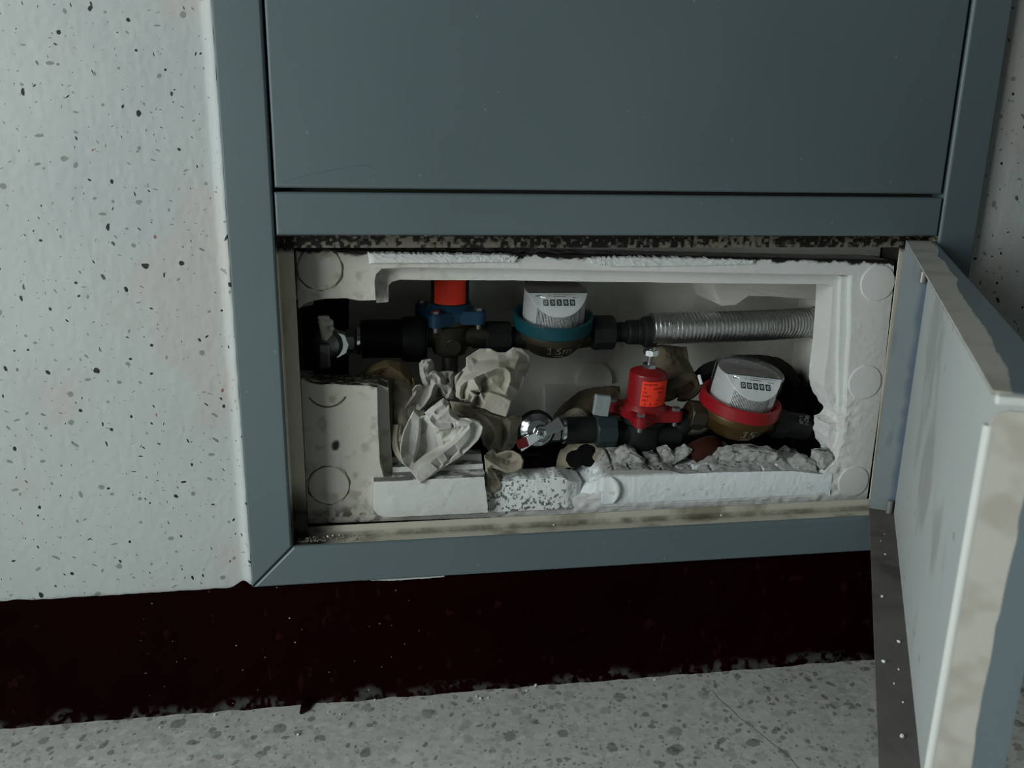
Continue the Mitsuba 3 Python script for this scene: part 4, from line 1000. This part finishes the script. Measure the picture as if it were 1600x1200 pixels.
def relief(outline, lines, base, th=0.004, seed=0, smooth=1.1, wrinkle=0.0009, zoom=None, step=0.6):
    """Crumpled cloth as one continuous skin: fold lines (px, py, mm towards the viewer) over a base depth, cut to an outline and given thickness."""
    from scipy.interpolate import LinearNDInterpolator
    from scipy.ndimage import gaussian_filter
    f = (lambda q: (590 + 0.2 * q[0], 530 + 0.2 * q[1])) if zoom is None else zoom
    O = Polygon([f(q) for q in outline]).buffer(0)
    P, H = [], []
    for ln in lines:
        ln = [(*f(q), q[2]) for q in ln]
        if len(ln) == 1: P.append(ln[0][:2]); H.append(ln[0][2]); continue
        for a, b in zip(ln[:-1], ln[1:]):
            k = max(2, int(math.hypot(b[0] - a[0], b[1] - a[1]) / 1.5))
            for t in np.linspace(0, 1, k): P.append((a[0] + (b[0] - a[0]) * t, a[1] + (b[1] - a[1]) * t)); H.append(a[2] + (b[2] - a[2]) * t)
    P, H = np.array(P), np.array(H)
    x0, y0, x1, y1 = O.bounds
    gx, gy = np.arange(x0 - 3, x1 + 3, step), np.arange(y0 - 3, y1 + 3, step)
    X, Y = np.meshgrid(gx, gy, indexing='ij')
    from scipy.interpolate import NearestNDInterpolator
    Z = LinearNDInterpolator(P, H)(X, Y)
    bad = np.isnan(Z); Z[bad] = NearestNDInterpolator(P, H)(X[bad], Y[bad])
    Z = gaussian_filter(Z, smooth)
    q = np.stack([X, Y, X * 0 + seed], -1)
    Z += 1000 * wrinkle * (np.abs(meshkit.fbm(q * 0.09, 3, seed) - 0.5) * 2 - 0.4) + 1000 * wrinkle * 0.35 * (meshkit.fbm(q * 0.3, 2, seed + 5) - 0.5)
    # thin towards the rim so that the cloth's edge turns away
    import shapely
    inside = shapely.contains_xy(O, X.ravel(), Y.ravel()).reshape(X.shape)
    dist = shapely.distance(O.exterior, shapely.points(X.ravel(), Y.ravel())).reshape(X.shape)
    Z -= 2.2 * np.clip(1 - dist / 2.2, 0, 1) ** 2
    depth = base - Z / 1000
    D = FW + RT * ((X - 800) / FPX)[..., None] - UP * ((Y - 600) / FPX)[..., None]
    F = CAM + D * ((depth - CAM[1]) / D[..., 1])[..., None]
    B = F + D / np.linalg.norm(D, axis=-1, keepdims=True) * th
    n, m = X.shape
    keep = np.zeros((n - 1, m - 1), bool)
    keep = inside[:-1, :-1] & inside[1:, :-1] & inside[1:, 1:] & inside[:-1, 1:]
    i, j = np.nonzero(keep)
    a, b, c, d = i * m + j, (i + 1) * m + j, (i + 1) * m + j + 1, i * m + j + 1
    o = n * m
    f1 = np.vstack([np.stack([a, b, c], 1), np.stack([a, c, d], 1)])
    e = np.vstack([f1[:, [0, 1]], f1[:, [1, 2]], f1[:, [2, 0]]])
    es = set(map(tuple, e))
    rim = np.array([(p, q_) for p, q_ in es if (q_, p) not in es])
    side = np.vstack([np.stack([rim[:, 1], rim[:, 0], rim[:, 0] + o], 1), np.stack([rim[:, 1], rim[:, 0] + o, rim[:, 1] + o], 1)])
    t = trimesh.Trimesh(np.vstack([F.reshape(-1, 3), B.reshape(-1, 3)]), np.vstack([f1, f1[:, ::-1] + o, side]), process=False)
    t.remove_unreferenced_vertices()
    if t.volume < 0: t.invert()
    comp = t.split(only_watertight=False)
    return max(comp, key=lambda q: len(q.faces)) if len(comp) > 1 else t

def rag2(label, mesh, m):
    return put('rag', mesh, m, None, 60, label, 'rag')
"""Fold lines below were read off the cloth itself: crests, valleys and hems, each with its height in mm."""
rag2('big crumpled greyish white rag hanging its corner over the stepped foam block', relief(
    [(280, 550), (330, 600), (375, 590), (360, 575), (440, 510), (515, 455), (560, 490), (570, 540), (640, 610), (720, 615), (800, 640), (828, 690), (815, 740), (790, 790), (720, 860), (640, 930), (540, 990), (470, 1040), (335, 1130), (300, 1090), (240, 1010), (190, 970), (172, 900), (175, 830), (200, 720), (240, 630)],
    [[(280, 550, 20), (235, 640, 24), (200, 720, 27), (182, 820, 29), (180, 900, 30), (195, 960, 31), (240, 1005, 33), (300, 1080, 38), (335, 1128, 42)],
     [(330, 620, 20), (328, 700, 19), (318, 780, 18), (300, 880, 19), (285, 915, 21)], [(340, 640, 6), (341, 720, 3), (331, 790, 2), (314, 880, 4), (298, 918, 12)], [(262, 650, 20), (250, 760, 19), (240, 880, 20)],
     [(345, 740, 8), (470, 738, 12)], [(400, 850, 4)], [(340, 890, 4)], [(480, 840, 6)],
     [(240, 985, 27), (300, 960, 25), (380, 910, 24), (470, 872, 22), (520, 850, 24), (580, 800, 28), (640, 740, 31), (700, 690, 34)],
     [(300, 942, 10), (380, 890, 6), (470, 850, 6), (536, 815, 12)],
     [(300, 1020, 35), (400, 970, 34), (480, 905, 33), (560, 850, 33), (620, 800, 35), (680, 735, 37), (720, 692, 38)],
     [(335, 1128, 42), (400, 1080, 37), (460, 1030, 34), (520, 970, 32), (600, 905, 30), (680, 830, 31), (722, 770, 33), (738, 700, 35)],
     [(480, 1005, 28), (540, 955, 24), (620, 885, 22), (700, 815, 23), (738, 760, 25), (752, 700, 27)],
     [(470, 1035, 27), (540, 985, 28), (640, 925, 28), (720, 855, 28), (790, 785, 28), (815, 735, 31), (826, 690, 33), (798, 645, 28)],
     [(575, 800, 20), (600, 745, 24), (610, 695, 28)], [(565, 740, 16), (590, 690, 20)], [(640, 735, 33), (668, 690, 36)], [(628, 740, 25), (652, 695, 29)],
     [(470, 718, 20), (540, 710, 24), (590, 692, 28)], [(500, 780, 16), (520, 830, 14)],
     [(385, 595, 24), (410, 640, 27), (440, 675, 31), (480, 706, 35), (560, 700, 37), (640, 678, 37), (720, 667, 38)], [(395, 660, 12), (440, 700, 12), (486, 724, 18)],
     [(380, 592, 22), (470, 590, 28), (505, 586, 32), (560, 540, 34), (572, 600, 30), (630, 640, 30), (700, 640, 33), (790, 650, 32)], [(455, 640, 20), (500, 640, 22), (545, 655, 24), (610, 655, 26)], [(480, 610, 30), (540, 600, 30)],
     [(370, 578, 14), (440, 522, 21), (515, 460, 18), (555, 500, 16), (548, 535, 22), (470, 574, 21)], [(440, 560, 24), (510, 505, 25)], [(580, 560, 12), (640, 612, 20)]], 0.072, seed=2), 'cloth_white')
rag2('beige rag with a stitched hem draped below the teal meter', relief(
    [(600, 290), (690, 210), (690, 140), (800, 70), (880, 70), (940, 100), (1000, 100), (1060, 60), (1130, 70), (1190, 130), (1190, 220), (1130, 380), (1050, 480), (1030, 560), (1005, 610), (900, 580), (830, 545), (740, 520), (700, 495), (650, 480), (610, 450), (595, 380)],
    [[(830, 428, 19), (880, 415, 21), (960, 440, 23), (1050, 482, 23)], [(826, 418, 8), (880, 403, 12), (965, 428, 15), (1050, 468, 14)], [(825, 540, 25), (900, 575, 27), (1003, 608, 29)], [(830, 480, 24), (930, 505, 26), (1025, 545, 26)],
     [(750, 512, 2), (775, 450, 0), (815, 400, 4), (800, 340, 0), (830, 300, 0)], [(800, 520, 6)],
     [(650, 470, 18), (640, 420, 20), (650, 370, 21), (700, 322, 20), (780, 290, 19), (860, 252, 19), (940, 224, 19), (1000, 227, 19), (1035, 262, 18), (1040, 320, 16), (1020, 372, 14), (975, 358, 8)],
     [(600, 440, 2), (605, 360, 4), (650, 300, 4), (740, 262, 5), (850, 222, 6), (950, 196, 7), (1030, 215, 6)],
     [(700, 335, 16), (750, 312, 25), (790, 370, 27), (805, 430, 27), (760, 450, 26), (735, 492, 24)], [(672, 460, 8), (668, 400, 10), (690, 360, 10)], [(720, 400, 22), (700, 470, 20)], [(738, 455, 16), (722, 485, 16)], [(790, 455, 12)],
     [(870, 300, 8), (930, 262, 4), (985, 260, 2), (1000, 320, 4), (975, 350, 6)], [(870, 360, 12), (950, 380, 14), (1000, 430, 19)], [(900, 330, 13), (960, 345, 9)],
     [(1060, 300, 8), (1080, 200, 5)], [(1150, 300, -2), (1120, 390, 0), (1055, 470, 10)], [(1090, 330, -4), (1100, 240, -6)],
     [(690, 160, -14), (760, 120, -20), (850, 95, -24), (940, 125, -18), (1000, 120, -22), (1060, 75, -24), (1170, 130, -30), (1185, 220, -24)], [(700, 215, -4), (850, 180, -8), (1000, 165, -10), (1100, 150, -16)], [(780, 170, -16), (920, 155, -14)]], 0.092, seed=12), 'cloth_cream')
rag2('narrow grey rag twisted upright left of the hemmed rag', relief(
    [(322, 190), (345, 160), (420, 150), (440, 185), (440, 240), (480, 258), (500, 250), (550, 245), (600, 250), (590, 340), (600, 400), (600, 470), (540, 470), (520, 450), (470, 462), (400, 512), (330, 562), (280, 545), (215, 610), (140, 690), (122, 620), (180, 540), (268, 440), (272, 385), (300, 355), (340, 350), (352, 372), (345, 330), (328, 280)],
    [[(385, 165, 8), (350, 230, 14), (368, 300, 16), (390, 350, 14)], [(328, 200, 2), (338, 300, 4), (362, 372, 4)], [(436, 195, 2), (432, 240, 2), (405, 262, 8)], [(400, 200, 12), (390, 250, 10)],
     [(388, 300, 14), (420, 265, 17), (462, 272, 19), (492, 310, 21)], [(400, 320, 8), (430, 296, 8), (465, 305, 8)],
     [(500, 352, 22), (452, 342, 23), (430, 382, 21), (410, 450, 19), (370, 512, 17), (332, 555, 14)], [(490, 375, 12), (462, 366, 15), (448, 400, 14), (432, 450, 14), (400, 500, 10)], [(478, 398, -8), (462, 440, -8), (500, 440, -6)],
     [(405, 360, 8), (392, 430, 6), (350, 500, 6)],
     [(540, 360, 17), (580, 390, 15), (560, 300, 10), (520, 300, 8)], [(520, 420, 12), (560, 450, 10), (595, 460, 4)], [(500, 260, 2), (550, 255, 4), (595, 262, 0)], [(553, 250, 0), (552, 330, 3)], [(550, 390, 8), (530, 440, 4)],
     [(300, 420, 17), (250, 490, 19), (190, 570, 17), (150, 650, 12)], [(345, 415, 6), (300, 490, 6), (230, 575, 4)], [(262, 440, 4), (180, 550, 4), (130, 620, 4)], [(276, 395, 20), (300, 365, 23), (340, 358, 22)], [(290, 408, 12), (335, 378, 12)]], 0.096, seed=22), 'cloth_grey')
rag2('beige rag strip looped over the sill beside the lever valve', relief(
    [(830, 910), (870, 870), (900, 850), (930, 890), (1000, 868), (1060, 868), (1120, 900), (1145, 950), (1132, 1010), (1080, 1045), (1010, 1050), (940, 1022), (897, 1010), (932, 1060), (970, 1130), (960, 1180), (900, 1200), (862, 1192), (845, 1060)],
    [[(835, 930, 14), (890, 965, 17), (960, 1010, 20), (1030, 1032, 22), (1100, 1010, 22), (1132, 950, 21), (1100, 900, 17), (1050, 882, 13), (980, 890, 10)], [(880, 920, 8), (950, 970, 12), (1020, 985, 16), (1085, 965, 16), (1090, 930, 10)], [(1000, 945, 0), (1050, 915, -2), (1040, 955, 2)], [(930, 920, 2), (980, 930, 0)],
     [(848, 960, 14), (868, 1060, 22), (890, 1150, 29), (905, 1195, 29)], [(900, 1030, 12), (930, 1090, 20), (960, 1160, 26)], [(895, 1100, 27)], [(870, 880, 6), (905, 865, 4)]], 0.074, seed=32), 'cloth_beige')
rag2('dim tan rag filling the gap between the hemmed rag and the lever valve', relief(
    [(560, 480), (640, 490), (720, 500), (760, 530), (830, 550), (900, 585), (1000, 612), (1040, 595), (1130, 600), (1140, 640), (1100, 700), (1095, 790), (1060, 850), (1000, 900), (920, 905), (860, 870), (820, 830), (790, 700), (700, 620), (590, 580)],
    [[(570, 500, 20), (640, 520, 22), (720, 560, 22)], [(580, 560, 12), (660, 600, 14), (740, 620, 16)], [(600, 530, 26), (690, 580, 26)], [(760, 560, 12), (850, 610, 20), (910, 690, 23), (918, 780, 20), (870, 850, 14), (830, 838, 8)], [(800, 640, 14), (860, 690, 12), (885, 740, 8), (870, 800, 6), (830, 800, 8)], [(840, 720, 10), (855, 770, 2)],
     [(1010, 620, 4), (1040, 640, 10), (1030, 710, 12), (1020, 790, 8)], [(960, 640, 0), (980, 700, -4), (975, 780, -4)], [(930, 620, 6)], [(1130, 620, -2), (1085, 700, 2), (1080, 790, 0)], [(960, 860, 2), (1000, 880, 0)]], 0.102, seed=42), 'cloth_beige')
rag('dull green grey rag crammed into the corner behind the lower left foam step', [
    sheet([[(616, 592, .122), (630, 590, .116), (648, 604, .110), (668, 616, .112)], [(614, 622, .114), (624, 616, .092), (644, 628, .090), (664, 636, .092)], [(615, 660, .110), (622, 650, .080), (640, 656, .080), (660, 660, .084)], [(616, 705, .108), (622, 690, .068), (640, 690, .070), (656, 690, .078)]], th=.004, n=56, crumple=.0030, seed=21, freq=60),
    fold([(620, 596, .112), (623, 608, .106), (628, 620, .098)], [.006, .007, .004], .005, seed=22),
    fold([(622, 664, .074), (620, 684, .070), (624, 706, .066), (632, 718, .062)], [.006, .007, .005], .005, seed=23)], 'cloth_beige')
rag2('ochre rag arched below the thick black pipe', relief(
    [(546, 604), (558, 586), (578, 570), (604, 561), (626, 566), (643, 581), (652, 604), (650, 620), (638, 620), (630, 602), (612, 592), (596, 594), (580, 600), (564, 606)],
    [[(550, 602, 4), (566, 586, 11), (588, 576, 17), (608, 573, 19), (626, 580, 18), (640, 596, 14), (646, 614, 8)], [(558, 587, 0), (578, 571, 4), (604, 562, 5), (626, 567, 4), (643, 582, 2)], [(564, 605, 6), (584, 596, 9), (600, 591, 10), (616, 592, 9), (630, 603, 8)], [(594, 594, 2), (599, 580, 5)], [(618, 578, 21), (632, 590, 18)]], 0.118, seed=52, zoom=lambda q: (q[0], q[1])), 'cloth_ochre')
rag('brown rag hung behind the red valve under the silver hose', [
    sheet([[(1020, 546, .190), (1036, 540, .180), (1054, 541, .190), (1072, 541, .195)], [(1022, 572, .175), (1042, 566, .165), (1062, 568, .172), (1080, 574, .180)], [(1026, 600, .160), (1046, 596, .158), (1066, 590, .152), (1090, 598, .165)], [(1036, 628, .150), (1056, 622, .150), (1072, 618, .146), (1088, 616, .155)]], th=.005, n=60, crumple=.0040, seed=29, freq=55),
    fold([(1046, 604, .146), (1062, 596, .140), (1080, 590, .144), (1090, 602, .148), (1080, 616, .146), (1060, 620, .146)], [.006, .007, .006, .006, .005], [.006, .006], seed=30, samples=80)], 'cloth_brown')
rag('dark olive rag slumped behind the lower black pipe', [
    sheet([[(872, 640, .215), (892, 622, .205), (920, 608, .200), (950, 604, .205), (968, 604, .210)], [(866, 652, .190), (892, 640, .176), (920, 628, .172), (946, 624, .180), (966, 628, .190)], [(862, 668, .170), (890, 662, .160), (920, 656, .155), (944, 654, .160), (964, 658, .170)]], th=.005, n=60, crumple=.0045, seed=31, freq=50)], 'cloth_brown')
rag('light tan cloth tip poking up behind the lower black pipe', [
    fold([(872, 656, .146), (886, 652, .142), (902, 645, .140), (914, 652, .144), (922, 658, .150)], [.004, .006, .007, .006, .003], [.004, .005], seed=32, samples=60)], 'cloth_beige')
rag('black rag heaped behind the red-ringed meter', [
    fold([(1084, 598, .196), (1104, 584, .192), (1140, 574, .190), (1180, 572, .190), (1216, 578, .194), (1240, 600, .198)], [.010, .014, .016, .016, .015, .010], [.012, .014], seed=33, samples=80, crumple=.003)], 'cloth_dark')
def spotted(p, n, uv):
    a = fbm(p.x * 62 + 3.7, p.z * 70, p.y * 60, 2)
    d = smoothstep(0.515, 0.53, a)
    return mix((0.30, 0.265, 0.20), (0.006, 0.006, 0.006), 1.0 - d)
mat('cloth_spotted', tex(spotted), 0.9, spec=0.05)
rag('black cloth with pale blotches lying below the lower pipe', [
    sheet([[(878, 694, .120), (900, 690, .118), (926, 690, .114), (952, 694, .118)], [(872, 712, .106), (900, 708, .100), (930, 706, .098), (958, 710, .104)], [(868, 734, .100), (898, 730, .090), (930, 730, .088), (960, 732, .096)]], th=.003, n=50, crumple=.0035, seed=34, freq=60)], 'cloth_spotted')

# ---------------------------------------------------------------- crumbs and grit
rng = random.Random(11)
def crumb_mesh(r, seed):
    m = trimesh.creation.icosphere(1, r)
    m.vertices = m.vertices * (0.75 + 0.5 * meshkit.noise(m.vertices / r * 1.3 + 9, seed))[:, None]
    return m
CR = [mikit.ply(crumb_mesh(1.0, k), 'clean_foam', smooth=False) for k in range(4)]
def crumb(p, r, label, group):
    k = key_for('foam_crumb')
    scene[k] = {**CR[rng.randrange(4)], 'to_world': T().translate([float(p[0]), float(p[1]), float(p[2] + 0.62 * r)]).rotate([0, 0, 1], rng.uniform(0, 360)).scale([r, r * rng.uniform(.6, 1), r * 0.8])}
    tag(k, label, 'foam crumb', group)
def on_plane(px, py, z):
    d = FW + RT * (px - 800) / FPX - UP * (py - 600) / FPX
    return CAM + d * (z - CAM[2]) / d[2]
for px, py, r in ((513, 1113, 1.1), (532, 1117, 1.3), (586, 1094, 1.3), (569, 1111, 1.1), (466, 1149, 1.7), (745, 1089, 1.5), (751, 1092, 1.9), (763, 1091, 1.2), (823, 1080, 1.6), (837, 1072, 2.0), (138, 1122, 1.7), (336, 1118, 1.6), (250, 1138, 1.3), (407, 1141, 1.0), (674, 1096, 1.0), (1023, 1063, 1.3)):
    crumb(on_plane(px, py, 0.0), r * 0.001, 'tiny white foam crumb on the terrazzo floor below the cabinet', 'foam crumbs on the floor')
for px, py, r in ((504, 836, 1.0), (520, 838, 1.2), (530, 837, 0.9), (545, 833, 1.1), (552, 832, 0.8), (566, 833, 1.0), (585, 831, 1.5), (634, 829, 1.5), (700, 824, 0.8), (805, 822, 1.5), (865, 821, 1.1), (1126, 806, 1.8), (1312, 795, 1.5), (1320, 793, 1.2), (480, 842, 1.2), (491, 840, 0.9), (512, 839, 1.3)):
    crumb(on_plane(px, py, ZB1 + 0.0005), r * 0.001, 'tiny white foam crumb on the dirty ledge of the cabinet opening', 'foam crumbs on the ledge')
for px, py, r in ((1383, 867, 1.2), (1376, 846, 0.8), (1382, 835, 0.7), (1378, 933, 1.5), (1404, 1004, 1.6), (1380, 1035, 1.8), (1404, 1047, 1.0), (1397, 1069, 0.9), (1411, 1098, 0.9), (1409, 1152, 1.9)):
    crumb(on_plane(px, py, DZ0 + SH), r * 0.001, 'tiny white foam crumb on the bottom edge of the open door', 'foam crumbs on the door')
bits = []
for k in range(420):
    x, y = rng.uniform(0.06, 0.46), rng.uniform(0.066, 0.15)
    if x > 0.36 and rng.random() < .5: x = rng.uniform(0.26, 0.36)
    r = rng.uniform(0.0006, 0.0024)
    m = crumb_mesh(r, k % 7); m.apply_translation((x, y, 0.2032 + r * 0.5)); bits.append(m)
put('foam_grit', cat_(bits), 'grimy_foam', None, False, 'loose grey foam grit on the dark bottom inside the box', 'grit', kind='stuff')
bits = []
for k in range(170):
    x = abs(rng.gauss(0, 0.035)) + 0.003; y = rng.uniform(0.009, 0.0205)
    r = rng.uniform(0.0003, 0.0010)
    m = crumb_mesh(r, k % 7); m.apply_translation((x, y, ZB1 + 0.0005 + r * 0.4)); bits.append(m)
put('ledge_grit', cat_(bits), 'dull_grit', None, False, 'fine pale grit heaped in the lower left corner of the ledge', 'grit', kind='stuff')
bits = []
for k in range(150):
    x = rng.uniform(0.016, 0.092); y = rng.uniform(0.053, 0.10)
    r = rng.uniform(0.0004, 0.0013)
    m = crumb_mesh(r, k % 7); m.apply_translation((x, y, 0.3600 + r * 0.2)); bits.append(m)
put('step_grit', cat_(bits), 'dark_grit', None, False, 'dark dirt and grit strewn on top of the lower left foam step', 'grit', kind='stuff')
mat('dull_grit', (0.17, 0.16, 0.14), 0.9, spec=0.1)
mat('dark_grit', (0.05, 0.045, 0.036), 0.9, spec=0.1)
